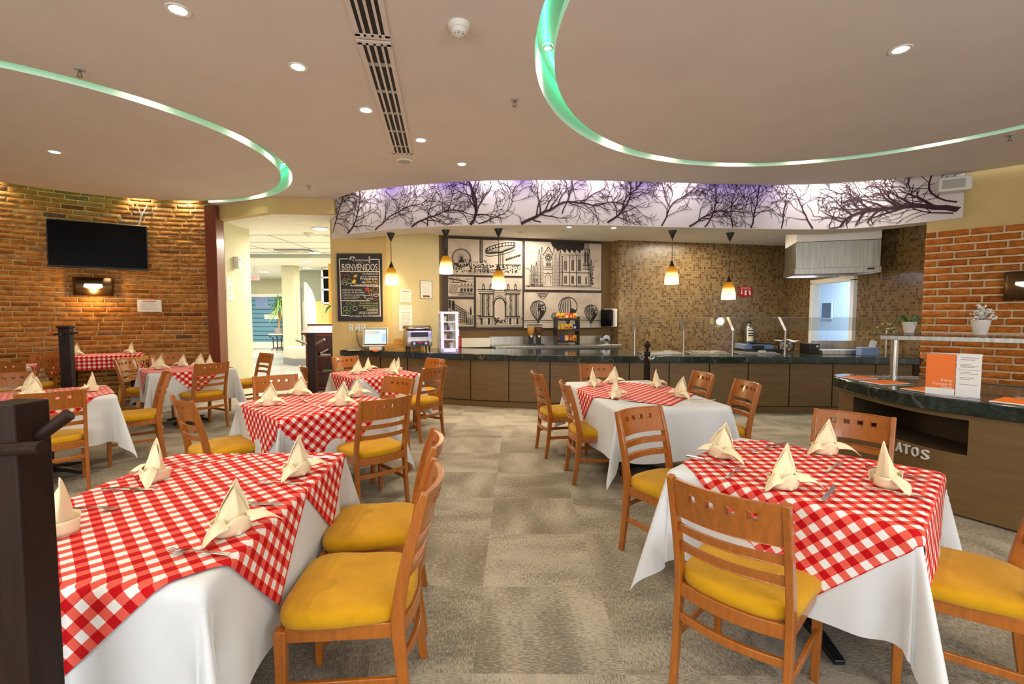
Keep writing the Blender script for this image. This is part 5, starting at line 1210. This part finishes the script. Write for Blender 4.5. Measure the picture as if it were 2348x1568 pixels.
btx('Si no comes carne', 975, 1120, 32, 385, 'r', 5); btx('hay opciones para ti.', 975, 1170, 34, 410, 'r', 5); btx('Prueba nuestro', 975, 1220, 34, 310, 'r', 5); btx('MENÚ', 975, 1275, 44, 160); btx('VEGETARIANO', 975, 1338, 50, 410)
b.poly([bu(*p) for p in ((740, 1242), (812, 1242), (812, 1268), (740, 1268))], pl, .001, 2); btx('¡que tengas un Buen Día!', 375, 1395, 40, 470, 'l')
for px, py, r, m in ((325, 548, 52, 4), (245, 530, 34, 3), (450, 480, 18, 0), (238, 683, 26, 0), (380, 640, 42, 2), (440, 1112, 46, 2), (268, 1318, 42, 2), (285, 1222, 42, 0), (350, 1222, 42, 2), (490, 1222, 44, 0), (410, 1195, 16, 2), (445, 1270, 16, 2), (340, 1110, 30, 5), (360, 1300, 34, 2), (925, 820, 56, 4)): b.ell(bu(px, py), r/950*.81, r/1440*1.21, .007, pl, .001, m, 14)
b.poly([bu(*p) for p in ((430, 655), (480, 595), (520, 625), (505, 685), (450, 695))], pl, .001, 1)
for k in range(7): b.ribbon([bu(495, 600), bu(470+14*k, 490+8*abs(k-4))], [.014, .004], pl, .001, 1)
b.ribbon([bu(*p) for p in ((225, 640), (265, 600), (325, 675), (260, 660), (225, 640))], .008, pl, .001, 5); b.ribbon([bu(*p) for p in ((300, 725), (340, 695), (410, 680), (420, 715))], .010, pl, .001, 0)
b.ribbon([bu(*p) for p in ((710, 800), (800, 770), (720, 860))], .016, pl, .001, 3); b.ribbon([bu(*p) for p in ((775, 835), (835, 820), (855, 920), (800, 935))], .009, pl, .001, 4, True)
b.ribbon([bu(*p) for p in ((690, 950), (850, 935), (860, 1020), (830, 1030), (815, 995), (770, 1005), (760, 1040), (735, 1010), (690, 980))], .006, pl, .001, 0, True)
b.ell(bu(935, 915), .045, .042, .008, pl, .001, 0, 12, PI, 2*PI); b.ribbon([bu(880, 915), bu(990, 910)], .008, pl, .001, 0); b.ell(bu(915, 1030), .035, .012, .006, pl, .001, 3, 10)
b.build('lettering', BM, pnl)
def notice(plane, w, h, label, m='paper', head=None, frame=None, seed=0, box=None):
    t = bpy.data.objects.new('notice', None); C.objects.link(t); t.matrix_world = plane.mat(); tag(t, label, 'notice', 'printed notices on the walls')
    sh = MB().box((0, 0, .004), (w, h, .008)).build('sheet', m, t)
    pl = Plane((-w/2, -h/2, .0085), (1, 0, 0), (0, 1, 0), (0, 0, 1)); r = random.Random(seed); b = MB(); y = h*.88; k = 0
    while y > h*.12:
        if head and k < 2: b.ribbon([(w*.22, y), (w*.78, y)], h*.035, pl, .0005, 1)
        elif not (k == 2): x0 = w*r.uniform(.08, .2); b.ribbon([(x0, y), (w*r.uniform(.7, .92), y)], h*.012, pl, .0005, 0)
        y -= h*.055; k += 1
    if box: b.poly([(w*.2, h*.06), (w*.8, h*.06), (w*.8, h*.16), (w*.2, h*.16)], pl, .0006, 1)
    if head: b.ell((w*.25, h*.42), w*.09, h*.10, h*.012, pl, .0006, 0, 12); b.ribbon([(w*.04, h*.2), (w*.96, h*.2)], h*.012, pl, .0006, 0)
    b.build('print', ['ink_soft', 'ink_red' if head else 'maroon_wood'], sh)
    if frame:
        b = MB()
        for c, d in (((0, h/2, .006), (w+.02, .02, .014)), ((0, -h/2, .006), (w+.02, .02, .014)), ((w/2, 0, .006), (.02, h, .014)), ((-w/2, 0, .006), (.02, h, .014))): b.box(c, d)
        b.build('frame', frame, t)
NW2 = V((.80, -.82, 0)).normalized(); NE2 = V((-NW2.y, NW2.x, 0)); NO = V((-2.25, 8.55, 0))
def pn2(u, z): return Plane(NO+NE2*u+NW2*.003+V((0, 0, z)), NE2, (0, 0, 1), NW2)
notice(pn2(.38, 1.85), .25, .24, 'pinkish printed notice above the toaster on the cream wall', 'paper_pink', True, None, 1)
notice(pn2(.375, 1.44), .28, .48, 'tall white sheet lit by a lamp behind the toaster', 'paper', False, None, 2)
notice(pn2(.835, 1.985), .26, .33, 'framed notice between the toaster sheets and the sketches', 'paper', False, 'grey_plastic', 3, True)
pb = V((-6.48, 8.50, 1.665)); nn = (V((RL[0], RL[1], 0))-V((pb.x, pb.y, 0))).normalized(); pb = V((RL[0], RL[1], 0))-nn*(RLw-.045); pb.z = 1.665
notice(Plane(pb, (-nn.y, nn.x, 0), (0, 0, 1), nn), .36, .215, 'white notice with red heading on the left brick wall', 'paper', True, None, 4)
notice(Plane((-5.262, 8.86, 1.98), (0, 1, 0), (0, 0, 1), (1, 0, 0)), .20, .42, 'tall white notice on the cream pier beside the maroon post', 'paper', False, None, 5)
t = thing('air_freshener', 'white wall dispenser high on the cream pier', 'dispenser', (-5.263, 9.06, 2.38))
MB().prism([(0, -.055), (.09, -.055), (.10, 0), (.09, .055), (0, .055)], 0, .22).build('case', 'white_plastic', t, bevel=.012); MB().box((.098, .0, .17), (.006, .03, .03)).build('lens', 'black', t)

# ------------------------------------------------------------------ brick wall fittings
def onbrick(x, y, off):
    nn = (V((RL[0], RL[1], 0))-V((x, y, 0))).normalized(); return V((RL[0], RL[1], 0))-nn*(RLw-off), nn
p, nn = onbrick(-7.16, 8.15, .036)
t = thing('wall_sconce', 'square bronze wall light glowing on the brick wall below the television', 'wall lamp', (p.x, p.y, 1.98), face(-nn.x, -nn.y))
b = MB(); b.grid(lambda i, j: (-.26+.52*i, -.05-.05*math.sin(PI*i), -.15+.30*j), 12, 1, mask=None); b.build('shade', 'bronze', t, smooth=True, solid=.008)
b = MB(); b.add([(-.20+.40*i/10, -.108+.048*abs(i/5-1)**2, .045-.0*i) for i in range(11)]+[(-.20+.40*i/10, -.110+.050*abs(i/5-1)**2, .045-.09*(1-abs(i/5-1)**2)) for i in range(11)], [(i, i+1, 12+i, 11+i) for i in range(10)]); b.build('opening', 'sconce_glow', t)
MB().box((0, -.02, 0), (.2, .04, .2)).build('bracket', 'steel_dark', t)
sc_pos = p+nn*.16
wp = WR0+WRd*1.02+WRn*.03
t = thing('wall_sconce', 'bronze wall light on the right brick wall cut by the frame edge', 'wall lamp', (wp.x, wp.y, 1.88), face(-WRn.x, -WRn.y))
MB().grid(lambda i, j: (-.20+.40*i, -.05-.05*math.sin(PI*i), -.19+.38*j), 12, 1).build('shade', 'bronze', t, smooth=True, solid=.008); MB().box((0, -.02, 0), (.2, .04, .2)).build('bracket', 'steel_dark', t)
b = MB(); b.add([(-.15+.30*i/10, -.112+.050*abs(i/5-1)**2, .05) for i in range(11)]+[(-.15+.30*i/10, -.114+.052*abs(i/5-1)**2, .05-.07*(1-abs(i/5-1)**2)) for i in range(11)], [(i, i+1, 12+i, 11+i) for i in range(10)]); b.build('opening', 'sconce_glow', t)
t = thing('television', 'black flat television mounted high on the curved brick wall', 'television', (-6.93, 8.03, 2.66), math.atan2(.70, 1.08))
TT = Mx.Rotation(Q(-3), 4, 'X')
MB().box((0, .0, 0), (1.29, .05, .77), T=TT).build('case', 'black', t, bevel=.006); MB().box((0, -.0265, .006), (1.26, .003, .73), T=TT).build('screen', 'black_gloss', t); MB().box((0, .10, 0), (.3, .18, .3)).build('bracket', 'black', t)
b = MB(); q, nn = onbrick(-6.45, 8.52, .06); b.tube([(q.x, q.y, 3.43), (q.x-.06, q.y-.05, 3.25), (q.x-.12, q.y-.06, 3.05)], .008, 6); b.tube([(q.x-.13, q.y-.08, 3.43), (q.x-.07, q.y-.06, 3.27), (q.x-.12, q.y-.07, 3.04)], .006, 6)
tag(b.build('television_cable', 'white_plastic', smooth=True), 'thin pale cables running up the bricks from the television', 'cable')

# ------------------------------------------------------------------ lobby furnishings
t = thing('lectern', 'dark red wooden lectern with shelves standing in the lobby opening', 'lectern', (-3.82, 9.5, 0), Q(8))
for s in (-1, 1): MB().box((s*.25, 0, .56), (.03, .38, 1.10)).build('side_panel', 'maroon_wood', t, bevel=.003)
MB().box((0, .18, .56), (.47, .02, 1.10)).build('back_panel', 'maroon_wood', t)
for z in (.05, .37, .68): MB().box((0, 0, z), (.47, .35, .025)).build('shelf', 'maroon_wood', t)
MB().box((0, -.0, .0), (.66, .46, .04), T=Mx.Translation((0, -.02, 1.20)) @ Mx.Rotation(Q(17), 4, 'X')).build('sloping_top', 'maroon_wood', t, bevel=.004)
MB().box((0, .21, 1.285), (.66, .03, .06)).build('back_rail', 'maroon_wood', t, bevel=.003); MB().box((0, -.0, 1.10), (.56, .40, .04)).build('moulding', 'maroon_wood', t, bevel=.006)
for i, (x, z, h, m, lb) in enumerate(((-.17, .694, .07, 'paper', 'stack of white paper on the left of the lectern shelf'), (.10, .694, .03, 'paper', 'flat white booklets on the right of the lectern shelf'), (.14, .384, .025, 'chalk_green', 'green booklet on the lower lectern shelf'))):
    o = MB().box((0, 0, h/2), (.13 if i == 0 else .2, .22, h)).build('booklets', m); c, s = math.cos(Q(8)), math.sin(Q(8)); o.location = (-3.82+x*c, 9.5+x*s-.02, z); o.rotation_euler = (0, 0, Q(8)); tag(o, lb, 'papers')
o = MB().box((0, 0, .09), (.18, .2, .02), T=Mx.Rotation(Q(-28), 4, 'Y')).build('magazine', 'paper'); o.location = (-3.70, 9.5, .70); tag(o, 'magazine leaning on the lectern shelf', 'magazine')
t = thing('stone_planter', 'angular pale stone planter on a grey base in the lobby', 'planter', (-6.35, 14.4, 0))
pg = [(-.62, .5), (-.62, -.0), (-.15, -.42), (1.1, -.42), (1.1, .5)]
MB().prism([(x*1.03, y*1.03) for x, y in pg], 0, .20).build('base', 'stone_grey', t); MB().prism(pg, .20, .52).build('body', 'travertine', t, bevel=.01); MB().prism([(x*.9+.02, y*.9) for x, y in pg], .5, .515).build('soil', 'panel_dark', t)
t = thing('iron_stand', 'wrought iron plant stand with marble top before the lobby door', 'plant stand', (-9.85, 20.0, 0))
MB().lathe([(.40, .66), (.42, .67), (.42, .70), (.40, .71)], 24).build('top', 'travertine', t)
for k in range(4):
    a = PI/4+k*PI/2; c, s = math.cos(a), math.sin(a); MB().tube([(c*.36, s*.36, .655), (c*.40, s*.40, .60), (c*.25, s*.25, .55), (c*.24, s*.24, .12), (c*.32, s*.32, .02)], .02, 8).build('leg', 'iron', t, smooth=True)
MB().lathe([(.25, .10), (.25, .12)], 20).build('ring', 'iron', t)
t = thing('dracaena', 'tall dracaena in a grey pot on the iron stand by the lobby door', 'plant', (-9.85, 20.0, .712))
MB().lathe([(.15, 0), (.20, .20), (.21, .24), (.18, .24), (.17, .2)], 20).build('pot', 'pot_grey', t, smooth=True)
b = MB(); b.tube([(0, 0, .2), (.04, 0, .6), (-.02, 0, .95)], .035, 8); b.tube([(.02, 0, .5), (.10, .03, .8), (.10, .0, 1.2)], .028, 8); b.build('trunk', 'pine', t, smooth=True)
r = random.Random(6); b = MB()
for (ox, oz, n) in ((-.02, .95, 42), (.10, 1.2, 46), (.03, 1.40, 40)):
    for k in range(n):
        a = r.uniform(0, 2*PI); e = r.uniform(-.5, 1.2); l = r.uniform(.4, .68); c, s = math.cos(a), math.sin(a)
        b.grid(lambda i, j: (ox+c*l*i*math.cos(e)-s*(j-.5)*.05*math.sin(PI*(.1+.9*i)), s*l*i*math.cos(e)+c*(j-.5)*.05*math.sin(PI*(.1+.9*i)), oz+l*i*math.sin(e)-.30*i*i), 5, 1)
b.build('leaves', 'leaf_pale', t, smooth=True)
t = thing('leafy_plant', 'tall climbing plant with broad leaves at the edge of the opening', 'plant', (-4.10, 10.95, 0))
MB().lathe([(.13, 0), (.18, .3), (.19, .34), (.15, .34)], 18).build('pot', 'pot_grey', t, smooth=True)
b = MB(); b.tube([(0, 0, .3), (.02, .02, 1.0), (-.02, 0, 1.75)], .016, 8); b.build('stem', 'leaf', t, smooth=True)
r = random.Random(12); b = MB()
for k, (z, a, l) in enumerate(((1.72, 2.9, .32), (1.62, 3.6, .36), (1.74, .2, .3), (1.5, 1.2, .3), (.45, 2.6, .34), (.5, 3.8, .3), (.42, 1, .3), (.55, .2, .34), (.5, 5, .3))):
    c, s = math.cos(a), math.sin(a); b.grid(lambda i, j: (c*(l*i*.8)-s*(j-.5)*.14*math.sin(PI*i**.7), s*l*i*.6+c*(j-.5)*.14*math.sin(PI*i**.7), z+.14*i-.34*i*i-.02*abs(j-.5)), 8, 2)
b.build('leaves', 'leaf', t, smooth=True)
t = thing('exit_sign', 'small red EXIT sign under the lobby ceiling behind the pier', 'sign', (-8.66, 16.0, 2.66))
MB().box((0, 0, .09), (.34, .04, .18)).build('case', 'exit_face', t); b = MB(); b.text('EXIT', (0, .04), .10, Plane((0, -.021, 0), (1, 0, 0), (0, 0, 1), (0, -1, 0)), .002, 0, width=.26, align='c'); b.build('lettering', 'exit_red', t); MB().box((0, 0, .31), (.03, .03, .26)).build('hanger', 'white_plastic', t)
for i, (x, y, z, r_, lb) in enumerate(((-3.76, 9.42, 3.2, .15, 'large round lobby light nearest the opening'), (-5.35, 13.0, 3.2, .15, 'round lobby light just before the grey ceiling beam'), (-6.08, 14.1, 3.1, .16, 'round lobby light first beyond the grey beam'), (-6.95, 16.2, 3.1, .16, 'round lobby light second beyond the grey beam'), (-9.15, 17.6, 3.1, .17, 'round lobby light farthest off near the exit sign'))):
    t = thing('ceiling_light', lb, 'ceiling light', (x, y, z-.017), 0, 'round ceiling lights in the lobby')
    MB().lathe([(r_, 0), (r_+.025, 0), (r_+.025, .02), (r_, .02)], 28, caps=False).build('rim', 'white_plastic', t); MB().lathe([(r_, .006), (.001, .004)], 28, caps=False).build('diffuser', 'lamp_soft', t)
for x, y, z, lb in ((-4.25, 10.0, 3.2, 'ceiling sensor in the lobby near the large round light'), (-5.6, 12.6, 3.2, 'small ceiling sensor beside the second lobby light')):
    t = thing('ceiling_sensor', lb, 'sensor', (x, y, z)); MB().lathe([(.10, -.005), (.09, -.03)], 20).build('base', 'white_plastic', t, smooth=True, sharp=.5); MB().lathe([(.06, -.03), (.045, -.065), (.01, -.07)], 20).build('dome', 'white_plastic', t, smooth=True)
t = thing('ceiling_vent', 'dark slatted air vent in the lobby ceiling', 'vent', (-5.75, 12.6, 3.195)); MB().box((0, 0, -.004), (.9, .42, .012)).build('backing', 'black_matte', t)
for k in range(9): MB().box((0, -.17+.042*k, -.012), (.86, .012, .012)).build('slat', 'white_plastic', t)

# ------------------------------------------------------------------ ceiling fittings
def downlight(x, y, z, label, on=True, r=.05, power=60, grp='small ceiling spotlights', spot=2.3, col=(1, .84, .62)):
    t = thing('downlight', label, 'ceiling light', (x, y, z), 0, grp)
    MB().lathe([(r, -.004), (r+.022, -.006), (r+.024, 0), (r, .0)], 24, caps=False).build('rim', 'white_plastic', t, smooth=True)
    MB().lathe([(r, -.003), (.001, -.003)], 24, caps=False).build('bulb', 'lamp_white' if on else 'pot_grey', t)
    if on: lamp('SPOT', (x, y, z-.02), power, col, .04, (0, 0, 0), spot, .7)
for x, y, lb in ((-2.137, 3.144, 'ceiling spotlight left of the air slots, nearest us'), (-1.685, 3.842, 'ceiling spotlight left of the air slots, second in line'), (-1.392, 4.628, 'ceiling spotlight left of the air slots, third in line'), (-1.018, 5.405, 'ceiling spotlight just right of the air slots end'), (-.649, 6.246, 'ceiling spotlight nearest the branch mural'), (2.858, 3.597, 'single spotlight in the right round ceiling disc'), (-5.478, 5.787, 'single spotlight in the left round ceiling disc')):
    downlight(x, y, ZC-.001, lb, power=75)
for i, (x, y) in enumerate(((-2.4, .9), (2.4, .6), (.2, -.4), (4.9, 2.0), (-5.2, 2.0))): downlight(x, y, ZC-.001, 'added fill spotlight behind the viewer, out of the picture', power=110, grp='added fill spotlights behind the viewer')  # unseen spotlights added as general fill for the room
for x, lb in ((.88, 'lit spot under the soffit left of the pair'), (1.58, 'lit spot under the soffit right of the pair')): downlight(x, fasc_at(x)[0].y+.17, ZS-.001, lb, True, .035, 35, 'spots under the soffit')
for i, (x, y) in enumerate(((.16, 9.0), (.95, 8.85), (1.74, 8.72), (2.5, 8.6))): downlight(x, y, ZK-.001, 'unlit spot in the kitchen ceiling, %s from left' % ('first', 'second', 'third', 'fourth')[i], False, .045, 0, 'unlit kitchen ceiling spots')
def diffuser(p0, p1, w, label):
    p0, p1 = V((*p0, 0)), V((*p1, 0)); d = (p1-p0); l = d.length
    t = thing('air_diffuser', label, 'vent', (p0.x, p0.y, ZC), face(d.x, d.y), 'linear air slots in the ceiling')
    MB().box((0, l/2, -.003), (w, l, .008)).build('backing', 'black_matte', t)
    b = MB(); n = 5
    for k in range(n): b.box((-w/2+w*k/(n-1), l/2, -.008), (.034 if k in (0, n-1) else .017, l, .012))
    for e in (0, l): b.box((0, e, -.008), (w+.03, .05, .012))
    for k in range(4):
        for q in range(int(l/.45)): b.box((-w/2+w*(k+.5)/4, .3+q*.45, -.006), (.028, .05, .006), 1)
    b.build('frame', ['plaster', 'grey_plastic'], t)
diffuser((-.985, 3.50), (-1.318, 5.83), .205, 'long slotted air vent running from front toward the bar')
diffuser((-.72, 1.7), (-.972, 3.42), .205, 'slotted air vent at the top edge, nearer than the other')
t = thing('ceiling_speaker', 'round flush speaker at the end of the slotted vent', 'speaker', (-1.361, 6.125, ZC)); MB().lathe([(.105, 0), (.10, -.012), (.085, -.014)], 28).build('rim', 'white_plastic', t, smooth=True); MB().lathe([(.082, -.0145), (.001, -.018)], 28, caps=False).build('grille', 'grey_plastic', t)
t = thing('smoke_detector', 'round white smoke detector on the ceiling', 'smoke detector', (-.356, 3.30, ZC)); MB().lathe([(.075, 0), (.072, -.02), (.06, -.035)], 24).build('base', 'white_plastic', t, smooth=True); MB().lathe([(.055, -.035), (.05, -.06), (.03, -.075), (.005, -.078)], 24).build('chamber', 'white_plastic', t, smooth=True)
b = MB()
for k in range(8): a = 2*PI*k/8; b.box((.038*math.cos(a), .038*math.sin(a), -.068), (.012, .012, .012))
b.build('vents', 'grey_plastic', t)
for x, y, lb in ((-3.435, 3.875, 'fire sprinkler beside the left round ceiling slot'), (.024, 4.408, 'fire sprinkler between the air vent and the right slot'), (-3.075, 7.283, 'fire sprinkler near the lobby opening'), (5.40, 5.25, 'fire sprinkler at the right edge of the ceiling')):
    t = thing('sprinkler', lb, 'sprinkler', (x, y, ZC), 0, 'ceiling sprinklers'); MB().lathe([(.04, 0), (.035, -.008), (.01, -.012)], 18).build('plate', 'grey_plastic', t)
    b = MB(); b.tube([(0, 0, -.01), (0, 0, -.03)], .008, 8); b.tube([(.012, 0, -.03), (.014, 0, -.06)], .004, 6); b.tube([(-.012, 0, -.03), (-.014, 0, -.06)], .004, 6); b.build('frame', 'steel_dark', t); MB().lathe([(.022, -.06), (.022, -.064)], 14).build('deflector', 'steel_dark', t)
sp = WR0+WRd*.28+WRn*.16
t = thing('wall_speaker', 'small white box speaker high on the cream wall by the branch mural', 'speaker', (sp.x, sp.y, 3.20), Q(-32))
MB().box((0, 0, .09), (.34, .18, .19)).build('cabinet', 'white_plastic', t, bevel=.012); MB().box((-.02, -.092, .09), (.24, .004, .12)).build('grille', 'grey_plastic', t); MB().box((0, .10, .12), (.06, .10, .06)).build('bracket', 'black', t)
def pendant(x, y, zb, label):
    t = thing('pendant_lamp', label, 'lamp', (x, y, 0), 0, 'amber glass pendant lamps over the counter')
    MB().lathe([(.066, ZS-.001), (.066, ZS-.012), (.012, ZS-.13), (.004, ZS-.14)], 24).build('ceiling_cup', 'black', t, smooth=True, sharp=.6)
    MB().tube([(0, 0, ZS-.13), (0, 0, zb+.36)], .005, 8).build('cord', 'black', t)
    MB().lathe([(.006, zb+.385), (.014, zb+.37), (.042, zb+.29), (.046, zb+.275)], 20).build('cap', 'black', t, smooth=True)
    MB().lathe([(.108, zb), (.111, zb+.03), (.107, zb+.10), (.090, zb+.19), (.064, zb+.26), (.046, zb+.285)], 32, caps=False).build('shade', 'shade_glass', t, smooth=True)
    lamp('POINT', (x, y, zb-.05), 26, (1, .72, .36), .06)
for x, y, zb, lb in ((-2.0, 7.90, 1.995, 'amber pendant lamp beside the black welcome board, leftmost'), (-1.055, 7.63, 2.155, 'amber pendant lamp over the glazed display case'), (-.212, 7.52, 1.91, 'amber pendant lamp before the stone gateway sketch'), (2.575, 7.68, 1.995, 'amber pendant lamp before the mosaic, left of two'), (3.59, 7.88, 1.755, 'amber pendant lamp beside the red sign, hanging lowest')):
    pendant(x, y, zb, lb)

# spots standing in the round slots and in the slot above the mural
def slot_spot(x, y, z, label, power, aim, grp, col=(1, .92, .78), r=.03):
    t = thing('slot_spot', label, 'ceiling light', (x, y, z), 0, grp); MB().lathe([(r+.012, 0), (r+.012, -.02), (r, -.02)], 16, caps=False).build('rim', 'white_plastic', t); MB().lathe([(r, -.016), (.001, -.016)], 16, caps=False).build('bulb', 'lamp_white', t)
    lamp('SPOT', (x, y, z-.025), power, col, .03, None, 2.0, .8, target=aim)
for a, lb in ((168, 'spot inside the right round slot at its left tip'), (207, 'spot inside the right round slot, near the top edge'), (130, 'spot inside the right round slot, left of the far side'), (112, 'spot inside the right round slot, far side left'), (92, 'spot inside the right round slot, far side middle'), (74, 'spot inside the right round slot, far side right'), (47, 'spot inside the right round slot, near the right frame edge')):
    c, s = math.cos(math.radians(a)), math.sin(math.radians(a)); slot_spot(RR[0]+c*2.75, RR[1]+s*2.75, ZC+.298, lb, 14, (RR[0]+c*2.77, RR[1]+s*2.77, ZC), 'spots in the right round slot')
for a, rr_, lb in ((-32, 2.49, 'spot inside the left round slot, near side left'), (-8, 2.49, 'spot inside the left round slot, near side right'), (8, 2.49, 'spot inside the left round slot at its right tip'), (32, 2.49, 'spot inside the left round slot, right of the tip'), (62, 2.49, 'spot inside the left round slot toward the opening'), (84, 2.5, 'spot inside the left round slot by the maroon post'), (98, 2.78, 'spot above the brick wall next to the maroon post'), (112, 2.78, 'spot above the brick wall right of the television'), (150, 2.78, 'spot above the brick wall left of the television'), (166, 2.78, 'spot above the brick wall at the frame edge')):
    c, s = math.cos(math.radians(a)), math.sin(math.radians(a)); br = rr_ > 2.6
    slot_spot(RL[0]+c*rr_, RL[1]+s*rr_, ZC+.298, lb, 60 if br else 14, (RL[0]+c*(2.90 if br else 2.50), RL[1]+s*(2.90 if br else 2.50), ZC-.6 if br else ZC), 'spots in the left round slot')
for i, (x, lb) in enumerate(((-2.35, 'first'), (-1.45, 'second'), (-.30, 'third'), (.62, 'fourth'), (1.42, 'fifth'), (2.55, 'sixth'), (4.55, 'seventh'), (5.35, 'eighth'))):
    q, nn = fasc_at(x); ey = min(EDGE, key=lambda e: abs(e[0]-x))[1]; yy = (q.y+ey)/2+.02
    slot_spot(x, yy, ZC+.448, 'spot washing the branch mural, %s from left' % lb, 75, (x, q.y, 3.15), 'spots in the slot above the mural')

# ------------------------------------------------------------------ light of the rooms
for x, y, z, e in ((-4.3, 10.8, 3.1, 200), (-5.0, 15.0, 3.0, 180), (-9.3, 12.5, 3.1, 240), (-9.8, 17.8, 3.0, 280)): lamp('AREA', (x, y, z), e, (1, .93, .78), 1.2, (0, 0, 0))
lamp('AREA', (7.4, 10.5, 2.85), 160, (.70, .84, 1), 1.2, (0, 0, 0))
lamp('AREA', (5.35, 8.45, 2.24), 10, (.65, .72, 1), .5, (0, 0, 0))
lamp('AREA', (.4, 9.1, ZK-.03), 42, (1, .9, .72), 1.0, (0, 0, 0)); lamp('AREA', (3.8, 9.3, ZK-.03), 66, (1, .88, .7), 1.0, (0, 0, 0))
lamp('SPOT', (-2.02, 8.45, 2.80), 40, (1, .9, .7), .02, None, .5, .2, target=(-1.98, 8.80, 1.4))
lamp('POINT', (sc_pos.x, sc_pos.y, 1.86), 14, (1, .62, .22), .04)
lamp('SPOT', (-.3, 6.35, 3.42), 800, (.25, .2, 1), .05, None, .40, .6, target=(-1.22, 8.05, 1.1))
# windows behind the viewer
lamp('AREA', (-2.5, -2.4, 1.9), 110, (.9, .95, 1), 2.4, None, target=(-2.0, 5, 2.6)); lamp('AREA', (3.0, -2.4, 1.9), 110, (.9, .95, 1), 2.4, None, target=(2.0, 5, 2.6))
w = bpy.data.worlds.new('World'); SC.world = w; w.use_nodes = True
bg = w.node_tree.nodes['Background']; bg.inputs[0].default_value = (1, .95, .88, 1); bg.inputs[1].default_value = .9

# ------------------------------------------------------------------ camera
cam = bpy.data.cameras.new('camera'); co = bpy.data.objects.new('camera', cam); C.objects.link(co)
co.location = (0, 0, 1.5); co.rotation_euler = (PI/2-math.atan(62/1085), 0, 0)
cam.sensor_width = 36; cam.lens = 36*1085/2348; cam.clip_start = .02; cam.clip_end = 100
SC.camera = co
SC.view_settings.view_transform = 'Standard'; SC.view_settings.look = 'None'; SC.view_settings.gamma = 1; SC.view_settings.exposure = 0
SC.cycles.caustics_reflective = False; SC.cycles.caustics_refractive = False; SC.cycles.use_adaptive_sampling = True; SC.cycles.adaptive_threshold = .09; SC.cycles.max_bounces = 5; SC.cycles.diffuse_bounces = 3; SC.cycles.glossy_bounces = 3; SC.cycles.transparent_max_bounces = 8; SC.cycles.sample_clamp_indirect = 4
